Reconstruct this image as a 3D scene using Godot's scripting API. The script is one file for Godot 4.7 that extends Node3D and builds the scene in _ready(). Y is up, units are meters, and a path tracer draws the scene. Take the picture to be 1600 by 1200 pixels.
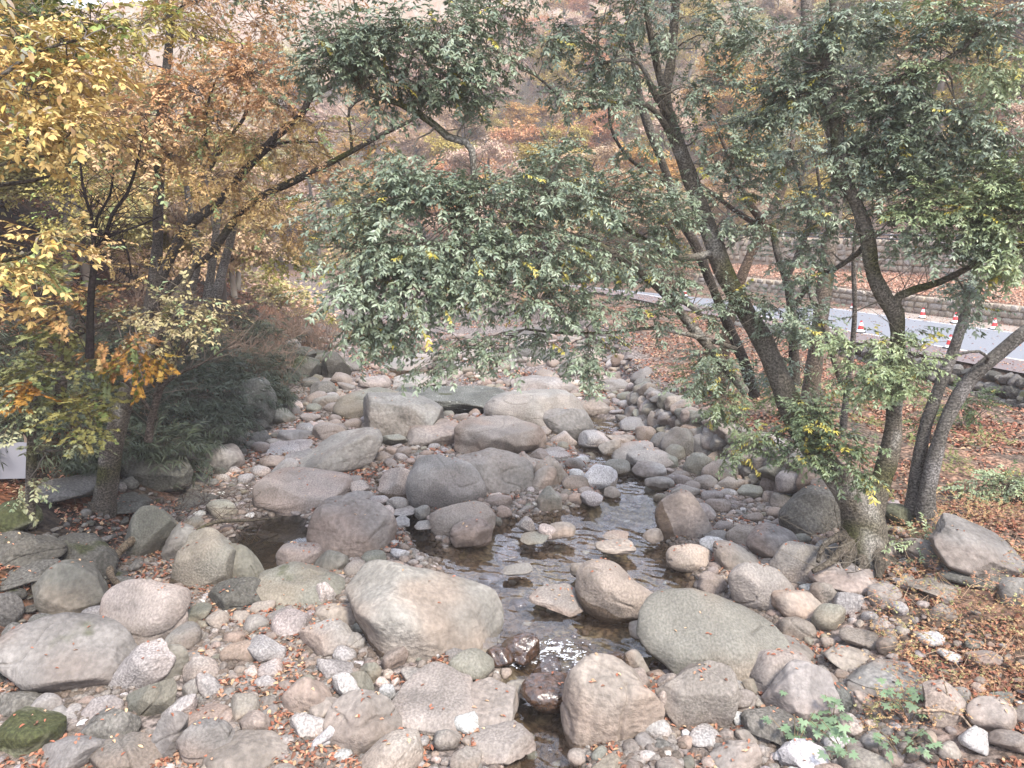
extends Node3D
# A stony stream between wooded banks in autumn, seen from a footbridge. Metres; y up; d = -z is the distance upstream.

var rng := RandomNumberGenerator.new()
var nz := FastNoiseLite.new()
var nf := FastNoiseLite.new()
var cell := FastNoiseLite.new()
var mats := {}
var cam_at := Vector3(0, 6.6, 0)
const LT := [Vector2(0,-8.5),Vector2(9,-7.5),Vector2(12,-7),Vector2(24,-7.2),Vector2(33,-8),Vector2(40,-9),Vector2(50,-14),Vector2(60,-22),Vector2(90,-50)]
const RT := [Vector2(0,4),Vector2(10,4.4),Vector2(14,4.9),Vector2(17,6.6),Vector2(21,4.9),Vector2(24,4.1),Vector2(28,4.2),Vector2(36,4.4),Vector2(42,2.5),Vector2(50,-3),Vector2(60,-12),Vector2(90,-40)]
const CH := [Vector3(0.35,2,1),Vector3(0.35,8.3,0.55),Vector3(0.4,10.2,0.55),Vector3(0.9,11.4,1.2),Vector3(1.1,12.6,2.4),Vector3(1,13.8,2.4),Vector3(1.6,15,1.6),Vector3(2.7,16.8,0.85),Vector3(3.2,18.7,0.55),Vector3(2.6,20.2,0.75),Vector3(2.1,21.5,0.55),Vector3(2.7,23.4,0.8),Vector3(1.2,24.8,0.3),Vector3(-1.5,24.9,0.7),Vector3(-2.6,27.5,0.4),Vector3(-4,30.5,0.8),Vector3(-5.6,35,0.8),Vector3(-8.4,42,0.9),Vector3(-14,52,1)]
const SIDE := [Vector3(-3.2,18.2,0.25),Vector3(-2.6,16.8,0.35),Vector3(-2,15.4,0.3),Vector3(-1.6,14.4,0.3)]
const DARK := [Vector3(-5.2,15.6,0.6),Vector3(-4.9,14.6,1.05),Vector3(-4.5,13.5,0.7)]

# ------------------------------------------------------------------ helpers
func mat_plain(col: Color, rough := 0.85, spec := 0.4) -> StandardMaterial3D:
	var m := StandardMaterial3D.new()
	m.albedo_color = col.linear_to_srgb()
	m.roughness = rough
	m.metallic_specular = spec
	return m

func noise_tex(seed_: int, freq: float, oct: int, lo: float, hi: float, normal := false, strength := 6.0, kind := FastNoiseLite.TYPE_SIMPLEX_SMOOTH) -> NoiseTexture2D:
	var t := NoiseTexture2D.new()
	t.width = 512
	t.height = 512
	t.seamless = true
	var n := FastNoiseLite.new()
	n.seed = seed_
	n.noise_type = kind
	n.frequency = freq
	n.fractal_octaves = oct
	n.fractal_gain = 0.6
	t.noise = n
	if normal:
		t.as_normal_map = true
		t.bump_strength = strength
	else:
		var g := Gradient.new()
		g.offsets = PackedFloat32Array([0.22, 0.38, 0.5, 0.60, 0.74])
		var mid := (lo + hi) / 2.0
		g.colors = PackedColorArray([Color(lo, lo, lo), Color((lo + mid) / 2, (lo + mid) / 2, (lo + mid) / 2), Color(mid, mid, mid), Color((hi + mid) / 2, (hi + mid) / 2, (hi + mid) / 2), Color(hi, hi, hi)])
		t.color_ramp = g
	return t

func mat_stone(seed_: int, scale: float, lo: float, hi: float, rough: float, spec := 0.4, bump := 5.0) -> StandardMaterial3D:
	var m := StandardMaterial3D.new()
	m.vertex_color_use_as_albedo = true
	m.albedo_texture = noise_tex(seed_, 0.024, 7, lo, hi)
	m.normal_enabled = true
	m.normal_texture = noise_tex(seed_ + 7, 0.02, 7, 0, 1, true, bump)
	m.normal_scale = 1.2
	m.uv1_triplanar = true
	m.uv1_world_triplanar = true
	m.uv1_scale = Vector3.ONE * scale
	m.roughness = rough
	m.metallic_specular = spec
	return m

func mat_leaf(rough: float, spec: float, back: float) -> StandardMaterial3D:
	var m := StandardMaterial3D.new()
	m.vertex_color_use_as_albedo = true
	m.roughness = rough
	m.metallic_specular = spec
	m.cull_mode = BaseMaterial3D.CULL_DISABLED
	m.backlight_enabled = back > 0.0
	m.backlight = Color(back, back, back)
	return m

func mesh_of(v: PackedVector3Array, idx: PackedInt32Array, col: PackedColorArray, smooth := true) -> ArrayMesh:
	var a := []
	a.resize(Mesh.ARRAY_MAX)
	a[Mesh.ARRAY_VERTEX] = v
	if col.size() == v.size():
		a[Mesh.ARRAY_COLOR] = col
	if idx.size():
		a[Mesh.ARRAY_INDEX] = idx
	var st := SurfaceTool.new()
	st.create_from_arrays(a)
	if not smooth:
		st.deindex()
		st.set_smooth_group(-1)
	st.generate_normals()
	return st.commit()

func put(called: String, mesh: Mesh, m: Material, parent: Node = self) -> MeshInstance3D:
	var o := MeshInstance3D.new()
	o.name = called
	o.mesh = mesh
	o.material_override = m
	parent.add_child(o, true)
	return o

func tag(o: Node, label: String, category := "", group := "", kind := "") -> void:
	if label: o.set_meta("label", label)
	if category: o.set_meta("category", category)
	if group: o.set_meta("group", group)
	if kind: o.set_meta("kind", kind)

func root(called: String, at := Vector3.ZERO) -> Node3D:
	var o := Node3D.new()
	o.name = called
	o.position = at
	add_child(o, true)
	return o

func scatter(called: String, mesh: Mesh, m: Material, xf: Array, cols: Array, parent: Node) -> MultiMeshInstance3D:
	var mm := MultiMesh.new()
	mm.transform_format = MultiMesh.TRANSFORM_3D
	mm.use_colors = true
	mm.mesh = mesh
	mm.instance_count = xf.size()
	for i in xf.size():
		mm.set_instance_transform(i, xf[i])
		mm.set_instance_color(i, cols[i])
	var o := MultiMeshInstance3D.new()
	o.name = called
	o.multimesh = mm
	o.material_override = m
	o.set_meta("kind", "stuff")
	parent.add_child(o, true)
	return o

func ss(a: float, b: float, x: float) -> float:
	var t := clampf((x - a) / (b - a), 0, 1)
	return t * t * (3 - 2 * t)

func tab(t: Array, d: float) -> float:
	if d <= t[0].x: return t[0].y
	for i in t.size() - 1:
		if d <= t[i + 1].x:
			return lerpf(t[i].y, t[i + 1].y, (d - t[i].x) / (t[i + 1].x - t[i].x))
	return t[-1].y

func rr(a: float, b: float) -> float: return rng.randf_range(a, b)

# ------------------------------------------------------------------ the lie of the land
func bed(d: float) -> float: return 0.035 * d if d < 45 else 1.575 + 0.012 * (d - 45)
func road_edge(d: float) -> float: return 16.4 - 0.297 * (d - 24.6) - (0.0 if d < 50 else 0.02 * (d - 50) * (d - 50))
func road_y(d: float) -> float: return 2.2 + 0.02 * maxf(0, d - 45)
func road_u(x: float, d: float) -> float:
	var s := 0.297 + (0.0 if d < 50 else 0.04 * (d - 50))
	return (x - road_edge(d)) / sqrt(1 + s * s)

func land(x: float, d: float) -> float:
	var h := bed(d)
	var l := tab(LT, d)
	var r := tab(RT, d)
	if x < l:
		var t := l - x
		h += 0.42 * t * ss(0, 1.5, t) + 0.45 * maxf(0, t - 8)
	if x > r:
		var t := x - r
		var k := ss(14.5, 16.5, d)
		h += (1 - k) * minf(0.24 * t, 0.75) + k * 0.80 * ss(0, 0.5, t) + k * (0.05 * minf(t, 3.0) - 0.065 * clampf(t - 3.0, 0, 9)) + (1 - k) * 0.05 * minf(t, 4.0)
	var u := road_u(x, d)
	if u > -0.3:
		var q := road_y(d)
		if u > 11.5:
			q += 1.0 * ss(11.5, 11.7, u) + 0.28 * maxf(0, minf(u, 15) - 11.7) + 1.9 * ss(15, 15.3, u) + 0.92 * maxf(0, minf(u, 130) - 19)
		var h2 := h + (q - h) * ss(-0.3, 0, u)
		h = maxf(h2, h if x < l - 3 else -9.0) if x < l else h2
	return h

func water_y(d: float) -> float:
	if d < 10.2: return bed(d) - 0.1
	if d < 11.2: return lerpf(bed(10.2) - 0.1, bed(11.6) - 0.06, ss(10.2, 11.2, d))
	if d < 15.6: return bed(11.6) - 0.06
	if d < 17.6: return lerpf(bed(11.6) - 0.06, bed(17.6) - 0.07, ss(15.6, 17.6, d))
	return bed(d) - 0.07

func run_in(t: Array, x: float, d: float) -> float:   # how far inside a channel, 1 at its middle line, 0 at its rim, below 0 outside
	var best := -9.0
	for i in t.size() - 1:
		var a: Vector3 = t[i]
		var b: Vector3 = t[i + 1]
		if d < a.y - 4.0 and d < b.y - 4.0: continue
		if d > a.y + 4.0 and d > b.y + 4.0: continue
		var ex := b.x - a.x
		var ey := b.y - a.y
		var k := clampf(((x - a.x) * ex + (d - a.y) * ey) / (ex * ex + ey * ey), 0, 1)
		var qx := x - a.x - ex * k
		var qy := d - a.y - ey * k
		var w := lerpf(a.z, b.z, k)
		best = maxf(best, (w - sqrt(qx * qx + qy * qy)) / minf(w, 0.8))
	return minf(best, 1.0)

func wet(x: float, d: float) -> float:
	if x > 6.5 or x < -16 or d > 54: return -9.0
	var w := maxf(run_in(CH, x, d), maxf(run_in(SIDE, x, d), run_in(DARK, x, d)))
	return w + 0.35 * nz.get_noise_2d(x * 60, d * 60)

func ground(x: float, d: float) -> float:
	var h := land(x, d)
	var rough := 0.07
	var u := road_u(x, d)
	if u > -0.6 and u < 11.7: rough = 0.0
	elif u > 19: rough = 0.35
	if rough > 0.0:
		h += rough * nz.get_noise_2d(x * 35, d * 35) + rough * 0.6 * nf.get_noise_2d(x * 110, d * 110)
		if u > 19: h += 2.2 * nz.get_noise_2d(x * 4, d * 4)
	if d < 54 and x > -16 and x < 7:
		var w := wet(x, d)
		if w > -1.0:
			var k := ss(-0.5, 0.9, w)
			h = lerpf(h, water_y(d) - 0.30 - 0.08 * nf.get_noise_2d(x * 90, d * 90), k)
	return h

# ------------------------------------------------------------------ stones
var ico_v := {}
var ico_i := {}
func ico(level: int) -> void:
	if ico_v.has(level): return
	if level == 0:
		var p := (1 + sqrt(5.0)) / 2
		var v := PackedVector3Array()
		for q in [Vector3(-1, p, 0), Vector3(1, p, 0), Vector3(-1, -p, 0), Vector3(1, -p, 0), Vector3(0, -1, p), Vector3(0, 1, p), Vector3(0, -1, -p), Vector3(0, 1, -p), Vector3(p, 0, -1), Vector3(p, 0, 1), Vector3(-p, 0, -1), Vector3(-p, 0, 1)]:
			v.append(q.normalized())
		ico_v[0] = v
		ico_i[0] = PackedInt32Array([0, 5, 11, 0, 1, 5, 0, 7, 1, 0, 10, 7, 0, 11, 10, 1, 9, 5, 5, 4, 11, 11, 2, 10, 10, 6, 7, 7, 8, 1, 3, 4, 9, 3, 2, 4, 3, 6, 2, 3, 8, 6, 3, 9, 8, 4, 5, 9, 2, 11, 4, 6, 10, 2, 8, 7, 6, 9, 1, 8])
		return
	ico(level - 1)
	var v: PackedVector3Array = ico_v[level - 1].duplicate()
	var src: PackedInt32Array = ico_i[level - 1]
	var out := PackedInt32Array()
	var mid := {}
	for f in range(0, src.size(), 3):
		var t := [src[f], src[f + 1], src[f + 2]]
		var m := []
		for e in 3:
			var a: int = mini(t[e], t[(e + 1) % 3])
			var b: int = maxi(t[e], t[(e + 1) % 3])
			var key := a * 100000 + b
			if not mid.has(key):
				mid[key] = v.size()
				v.append(((v[a] + v[b]) / 2).normalized())
			m.append(mid[key])
		out.append_array(PackedInt32Array([t[0], m[0], m[2], t[1], m[1], m[0], t[2], m[2], m[1], m[0], m[1], m[2]]))
	ico_v[level] = v
	ico_i[level] = out

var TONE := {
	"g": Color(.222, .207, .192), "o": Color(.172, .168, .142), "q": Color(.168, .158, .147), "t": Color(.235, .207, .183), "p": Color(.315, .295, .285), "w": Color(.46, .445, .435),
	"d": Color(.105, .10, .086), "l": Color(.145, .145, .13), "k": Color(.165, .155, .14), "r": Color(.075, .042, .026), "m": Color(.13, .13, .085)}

func stone_mesh(seed_: int, ax: Vector3, style: String, shape: String, level: int, extra := [], crack := false, tide := -9.0) -> ArrayMesh:
	ico(level)
	var r := RandomNumberGenerator.new()
	r.seed = seed_
	var src: PackedVector3Array = ico_v[level]
	var v := PackedVector3Array()
	var col := PackedColorArray()
	v.resize(src.size())
	col.resize(src.size())
	var pw := {"S": 2.5, "A": 3.3, "F": 3.2}[shape] as float
	var cuts := []
	var ncut: int = {"S": 9, "A": 14, "F": 10}[shape]
	for i in ncut:
		var n := Vector3(r.randf_range(-1, 1), r.randf_range(-0.9, 1), r.randf_range(-1, 1)).normalized()
		cuts.append([n, r.randf_range(0.72, 0.98) if shape == "S" else r.randf_range(0.66, 0.95)])
	if shape == "F": cuts.append([Vector3(r.randf_range(-.25, .25), 1, r.randf_range(-.1, .3)).normalized(), 0.66])
	cuts.append_array(extra)
	var off := Vector3(r.randf_range(-50, 50), r.randf_range(-50, 50), r.randf_range(-50, 50))
	var amp := 0.16 if shape == "S" else 0.20
	var soft := 0.07 if shape == "S" else 0.03
	var base: Color = TONE[style]
	var tint := r.randf_range(0.96, 1.09)
	base = Color(base.r * tint * r.randf_range(.98, 1.03), base.g * tint, base.b * tint * r.randf_range(.95, 1.01))
	var big := (ax.x + ax.z) / 2
	var mossy: float = {"m": 0.5, "d": 0.34, "o": 0.14, "q": 0.10, "l": 0.1}.get(style, 0.02)
	var lich: float = {"l": 0.50, "d": 0.36, "q": 0.2, "g": 0.07, "o": 0.08, "k": 0.08}.get(style, 0.03)
	var stain := r.randf_range(0.25, 1.0) if style in "gtopq" else 0.0
	var qs := PackedFloat32Array()
	qs.resize(src.size())
	var lo := Vector3(9, 9, 9)
	var hi := -lo
	for i in src.size():
		var p: Vector3 = src[i]
		var q := 1.0 / pow(pow(absf(p.x), pw) + pow(absf(p.y), pw) + pow(absf(p.z), pw), 1.0 / pw)
		for c in cuts:
			var k: float = p.dot(c[0]) * q - c[1]
			if k > -soft:
				k = (k + soft) * (k + soft) / (4 * soft) if k < soft else k
				q -= k / maxf(p.dot(c[0]), 0.2) * 0.92
		var s := p + off
		q *= 1 + amp * nz.get_noise_3dv(s * 42) + amp * 0.30 * nf.get_noise_3dv(s * 110)
		qs[i] = q
		lo = lo.min(p * q)
		hi = hi.max(p * q)
	var fit := Vector3(2, 2, 2) / (hi - lo)
	var mid := (hi + lo) / 2
	for i in src.size():
		var p: Vector3 = src[i]
		var w := (p * qs[i] - mid) * fit * ax
		var fine := nf.get_noise_3dv((w + off) * 260)
		w += p * (fine * 0.012 + nf.get_noise_3dv((w + off) * 75) * 0.03) * minf(1.0, big * 2)
		if crack and w.z > 0.2:
			var gap := absf(w.x - 0.08 - 0.10 * nz.get_noise_2d(w.y * 120, 3))
			w -= p * 0.05 * ss(0.045, 0.0, gap)
		v[i] = w
		# weathering: broad tone, warm mineral stain in patches, moss cushions on top, lichen rosettes
		var n1 := nz.get_noise_3dv((w + off) * 45)
		var c2 := base * (1 + 0.24 * n1 + 0.24 * nf.get_noise_3dv((w + off) * 150))
		var pat := nz.get_noise_3dv((w * Vector3(1, .7, 1) + off * 3) * 38)
		c2 = c2 * (1 - 0.17 * ss(0.10, 0.16, pat) + 0.16 * ss(-0.22, -0.27, nz.get_noise_3dv((w - off * 2) * 80)))
		var seam := absf(nz.get_noise_3dv((w * Vector3(.7, 1.6, .7) + off) * 62))
		if level > 3 and seam < 0.035 and nf.get_noise_3dv((w - off) * 26) > 0.02:
			var dip := ss(0.035, 0.0, seam)
			v[i] = w - p * dip * 0.028
			c2 = c2 * (1 - 0.18 * dip)
		var st := stain * ss(-0.25, 0.35, nz.get_noise_3dv((w * Vector3(1, .55, 1) + off * 2) * 55) + 0.25 - 0.45 * p.y)
		c2 = c2.lerp(Color(c2.r * 1.13, c2.g * 0.95, c2.b * 0.85), st * 0.8)
		var li := cell.get_noise_3dv((w + off) * 300)
		if lich > 0.0 and li < -0.97 + lich * 0.55 and nz.get_noise_3dv((w - off) * 70) > 0.34 - lich:
			c2 = c2.lerp(Color(.42, .43, .38), 0.75)
		var mo := nf.get_noise_3dv((w - off) * 60) * 0.9 + p.y * 0.5 + mossy * 1.5
		if mo > 1.0 and mossy > 0.05:
			c2 = c2.lerp(Color(.058, .064, .022), ss(1.0, 1.18, mo) * 0.85)
		if w.y < tide + 0.06 * nz.get_noise_3dv(w * 160):
			c2 = Color(c2.r * .50, c2.g * .44, c2.b * .38)
		c2.a = 1
		col[i] = c2
	return mesh_of(v, ico_i[level], col)

var FACETS := {    # the broad faces of the best-known boulders
	"largest smooth tan boulder": [[Vector3(.30, .90, .30).normalized(), .70], [Vector3(-.75, .5, .2).normalized(), .80], [Vector3(.8, .45, .35).normalized(), .78]],
	"huge greenish boulder with moss dot": [[Vector3(-.42, .78, .45).normalized(), .70], [Vector3(.38, .85, .30).normalized(), .70], [Vector3(-.2, .25, 1).normalized(), .84]],
	"big pale cracked boulder": [[Vector3(.05, .9, .25).normalized(), .72], [Vector3(-.1, -.05, 1).normalized(), .80], [Vector3(-.9, .1, .3).normalized(), .86]],
	"pinkish flat-topped boulder": [[Vector3(-.03, .95, .3).normalized(), .52], [Vector3(.8, .1, .4).normalized(), .82]],
	"big rounded olive-grey boulder": [[Vector3(.05, .85, .5).normalized(), .74], [Vector3(.35, -.5, .8).normalized(), .72], [Vector3(-.6, -.4, .7).normalized(), .80]],
	"brownish flat-topped boulder": [[Vector3(.0, 1, .05).normalized(), .60], [Vector3(-.7, .1, .7).normalized(), .80]],
	"long smooth grey boulder": [[Vector3(-.3, .9, .3).normalized(), .72]],
	"grey boulder with a hollowed face": [[Vector3(-.1, .25, 1).normalized(), .66], [Vector3(0, .95, .2).normalized(), .78]],
	"rounded brown boulder beside the dark pool": [[Vector3(.1, .85, .45).normalized(), .80], [Vector3(.85, .1, .4).normalized(), .84]],
	"craggy tan block": [[Vector3(-.1, .9, .3).normalized(), .66], [Vector3(-.3, .1, .95).normalized(), .72]]}

var resting := []
var held := []            # [x, d, radius] of the stones that lie, to keep others out
var known := []           # [x, d, radius, short label]
var stone_n := 0
func B(x: float, y: float, z: float, ax: Vector3, roll: float, style: String, short: int, label: String) -> void:
	stone_n += 1
	var big := maxf(ax.x, ax.z)
	var px := big / Vector3(x, y - 6.6, z).length() * 1540
	var tide := -9.0
	for q in [Vector2(0, 0), Vector2(-.8, 0), Vector2(.8, 0), Vector2(0, -.8), Vector2(0, .8)]:
		if wet(x + q.x * ax.x, -z + q.y * ax.z) > -0.25: tide = water_y(-z) + 0.05 - y
	var m := stone_mesh(stone_n * 31 + 5, ax, style[0], style[1], 6 if px > 100 else (5 if px > 46 or (style[0] in "dlq" and px > 30) else (4 if px > 22 else 3)), FACETS.get(label.substr(0, short), []), label.begins_with("big pale cracked"), tide)
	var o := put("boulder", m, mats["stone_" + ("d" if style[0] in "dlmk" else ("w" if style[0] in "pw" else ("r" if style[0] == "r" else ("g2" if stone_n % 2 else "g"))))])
	o.position = Vector3(x, y, z)
	o.rotation_degrees = Vector3(rr(-6, 10), 0, roll) if style[1] != "F" else Vector3(rr(-4, 8), roll * 1.5, roll * .15)
	tag(o, label, "boulder", "boulders and stones of the stream bed")
	if px > 40 and z < -8.0:      # a few fallen leaves that came to rest on top
		var arr := m.surface_get_arrays(0)
		var vs: PackedVector3Array = arr[Mesh.ARRAY_VERTEX]
		var ns: PackedVector3Array = arr[Mesh.ARRAY_NORMAL]
		var want := rng.randi() % 10 + 3
		for k in 160:
			var i := rng.randi() % vs.size()
			if want > 0 and (o.basis * ns[i]).y > 0.86:
				resting.append(o.position + o.basis * vs[i] + Vector3(0, .012, 0))
				want -= 1
	held.append([x, -z, big * 0.82])
	if short > 0: known.append([x, -z, big, label.substr(0, short)])

var wall_node: Node3D
func WS(x: float, y: float, z: float, ax: Vector3, roll: float) -> void:
	stone_n += 1
	var o := put("stone", stone_mesh(stone_n * 31 + 5, ax, ["g", "t", "q", "g", "o"][stone_n % 5], "A", 3), mats["stone_g"], wall_node)
	o.position = Vector3(x, y, z)
	o.rotation_degrees = Vector3(rr(-5, 10), 0, roll)
	held.append([x, -z, ax.x * 0.8])

# ------------------------------------------------------------------ wood and leaves
func tube(P: Array, R: Array, sides: int, col_a: Color, col_b: Color, moss: float, step := 0.16, wob := 0.12) -> Array:
	var pts := PackedVector3Array()
	var rad := PackedFloat32Array()
	for i in P.size() - 1:
		var p0: Vector3 = P[maxi(i - 1, 0)]
		var p1: Vector3 = P[i]
		var p2: Vector3 = P[i + 1]
		var p3: Vector3 = P[mini(i + 2, P.size() - 1)]
		var n := clampi(int(p1.distance_to(p2) / step), 1, 14)
		for k in n:
			var t := k / float(n)
			pts.append(p1.cubic_interpolate(p2, p0, p3, t))
			rad.append(lerpf(R[i], R[i + 1], t))
	pts.append(P[-1])
	rad.append(R[-1])
	var v := PackedVector3Array()
	var c := PackedColorArray()
	var idx := PackedInt32Array()
	var side := Vector3.RIGHT
	for i in pts.size():
		var dir := (pts[mini(i + 1, pts.size() - 1)] - pts[maxi(i - 1, 0)]).normalized()
		side = (side - dir * side.dot(dir)).normalized() if absf(side.dot(dir)) < 0.98 else dir.cross(Vector3(0.3, 0.2, 1)).normalized()
		var up := dir.cross(side)
		for k in sides:
			var a := TAU * k / sides
			var q := side * cos(a) + up * sin(a)
			var w := pts[i] + q * rad[i]
			var rr_ := rad[i] * (1 + wob * nf.get_noise_3dv(w * 120) + wob * 0.9 * nz.get_noise_3dv(w * 90))
			w = pts[i] + q * rr_
			v.append(w)
			var m := ss(0.15, 0.5, nz.get_noise_3dv(w * 55) + moss + 0.15 * q.y)
			var li := ss(0.18, 0.34, nf.get_noise_3dv(w * 85 + Vector3(9, 9, 9)))
			var cc := col_a * (1 + 0.35 * nf.get_noise_3dv(w * 200))
			cc = cc.lerp(col_b, li * 0.8)
			if moss > -0.4: cc = cc.lerp(Color(.085, .088, .022), m * 0.85)
			cc.a = 1
			c.append(cc)
	for i in pts.size() - 1:
		for k in sides:
			var a := i * sides + k
			var b := i * sides + (k + 1) % sides
			idx.append_array(PackedInt32Array([a, b, a + sides, b, b + sides, a + sides]))
	return [v, idx, c]

var BARK := {
	"mossy": [Color(0.189, 0.165, 0.129), Color(0.406, 0.385, 0.336), 0.05], "brown": [Color(0.189, 0.154, 0.123), Color(0.280, 0.245, 0.210), -0.15], "rust": [Color(0.196, 0.147, 0.112), Color(0.252, 0.210, 0.175), -0.4],
	"dark": [Color(.115, .098, .082), Color(.20, .185, .16), -0.12], "grey": [Color(.185, .17, .15), Color(.33, .31, .29), -0.25], "pale": [Color(.22, .20, .175), Color(.34, .32, .29), -0.5],
	"mottled": [Color(0.147, 0.126, 0.101), Color(0.420, 0.392, 0.350), -0.08], "black": [Color(.03, .024, .022), Color(.05, .04, .035), -0.9], "greytwig": [Color(.16, .13, .105), Color(.2, .17, .15), -0.9]}

class Sink:                     # collects many thin tubes or leaves into one mesh
	var v := PackedVector3Array()
	var i := PackedInt32Array()
	var c := PackedColorArray()
	func add(a: Array) -> void:
		var n := v.size()
		v.append_array(a[0])
		c.append_array(a[2])
		for k in a[1]: i.append(k + n)
	func twig(p: Array, r0: float, r1: float, col: Color) -> void:      # a three-sided tapering stick through the points
		var n := v.size()
		var m: int = p.size()
		for s in m:
			var dir: Vector3 = (p[mini(s + 1, m - 1)] - p[maxi(s - 1, 0)]).normalized()
			var sd := dir.cross(Vector3(0.31, 0.9, 0.27)).normalized()
			var up := dir.cross(sd)
			var r := lerpf(r0, r1, s / float(m - 1))
			for k in 3:
				v.append(p[s] + (sd * cos(TAU * k / 3) + up * sin(TAU * k / 3)) * r)
				c.append(col)
		for s in m - 1:
			for k in 3:
				var a := n + s * 3 + k
				var b := n + s * 3 + (k + 1) % 3
				i.append_array(PackedInt32Array([a, b, a + 3, b, b + 3, a + 3]))
	func leaf(at: Vector3, dir: Vector3, up: Vector3, len: float, wid: float, fold: float, curl: float, col: Color) -> void:
		var sd := dir.cross(up).normalized()
		up = sd.cross(dir).normalized()
		var n := v.size()
		var tip := at + dir * len - up * curl * len
		var a := at + dir * len * 0.33
		var b := at + dir * len * 0.66 - up * curl * len * 0.4
		v.append_array(PackedVector3Array([at, a, a + sd * wid * 0.5 + up * fold * wid, a - sd * wid * 0.5 + up * fold * wid, b, b + sd * wid * 0.42 + up * fold * wid, b - sd * wid * 0.42 + up * fold * wid, tip]))
		var d2 := Color(col.r * 0.94, col.g * 0.94, col.b * 0.94)
		c.append_array(PackedColorArray([d2, d2, col, col, d2, col, col, col]))
		for t in [0, 2, 1, 1, 2, 5, 1, 5, 4, 4, 5, 7, 0, 1, 3, 1, 6, 3, 1, 4, 6, 4, 7, 6]: i.append(n + t)
	func palm(at: Vector3, dir: Vector3, up: Vector3, size: float, col: Color) -> void:      # a maple leaf of seven points
		var sd := dir.cross(up).normalized()
		up = sd.cross(dir).normalized()
		var n := v.size()
		v.append(at + dir * size * 0.3)
		c.append(Color(col.r * 0.92, col.g * 0.92, col.b * 0.92))
		for k in 13:
			var ang := (k - 6) / 6.0 * 2.45
			var len: float = size * ([0.62, 0.34][k % 2] if absf(k - 6) > 0 else 0.75)
			if k == 0 or k == 12: len = size * 0.34
			v.append(at + dir * size * 0.3 + (dir * cos(ang) + sd * sin(ang)) * len - up * len * 0.16)
			c.append(col)
		for k in 12: i.append_array(PackedInt32Array([n, n + 1 + k, n + 2 + k]))

var sprays := {}
func spray(kind: String, variant: int) -> ArrayMesh:
	var key := kind + str(variant)
	if sprays.has(key): return sprays[key]
	var s := Sink.new()
	var r := RandomNumberGenerator.new()
	r.seed = hash(key) % 100000
	var n: int = {"lance": 19, "ovate": 11, "small": 15, "maple": 13, "far": 16, "narrow": 10}[kind]
	var tl: float = {"lance": 0.30, "ovate": 0.36, "small": 0.34, "maple": 0.34, "far": 0.7, "narrow": 0.3}[kind]
	var pts := []
	var bend := Vector3(r.randf_range(-.1, .1), r.randf_range(-.12, .02), 0)
	for k in 4: pts.append(Vector3(0, 0, tl * k / 3.0) + bend * (k * k / 9.0))
	s.twig(pts, 0.004, 0.0018, Color(.55, .42, .34))
	for k in n:
		var t := r.randf_range(0.05, 1.0) if k < n - 3 else 1.0
		var at := Vector3(0, 0, tl * t) + bend * t * t
		var ang := (1.0 if k % 2 == 0 else -1.0) * r.randf_range(0.5, 1.25) * (0.35 if t > 0.97 and k == n - 1 else 1.0)
		var tone := r.randf_range(0.7, 1.3)
		var col := Color(tone * r.randf_range(.92, 1.08), tone, tone * r.randf_range(.85, 1.1))
		var dir := Vector3(sin(ang), r.randf_range(-0.55, 0.12), cos(ang)).normalized()
		var up := Vector3(r.randf_range(-.5, .5), 1, r.randf_range(-.5, .5)).normalized()
		match kind:
			"lance": s.leaf(at, dir, up, r.randf_range(.055, .088), r.randf_range(.021, .031), r.randf_range(.05, .22), r.randf_range(.1, .35), col)
			"ovate": s.leaf(at, dir, up, r.randf_range(.055, .09), r.randf_range(.028, .04), r.randf_range(.05, .15), r.randf_range(.0, .25), col)
			"small": s.leaf(at, dir, up, r.randf_range(.05, .078), r.randf_range(.024, .034), r.randf_range(.05, .2), r.randf_range(.0, .3), col)
			"narrow": s.leaf(at, dir, up, r.randf_range(.15, .26), r.randf_range(.018, .027), r.randf_range(.05, .2), r.randf_range(.1, .4), col)
			"far":
				s.leaf(at + Vector3(r.randf_range(-.25, .25), r.randf_range(-.12, .12), r.randf_range(-.2, .2)), dir, up, r.randf_range(.12, .2), r.randf_range(.07, .11), .15, r.randf_range(0, .4), col)
			"maple": s.palm(at, dir, up, r.randf_range(.055, .085), col)
	sprays[key] = mesh_of(s.v, s.i, s.c)
	return sprays[key]

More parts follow.
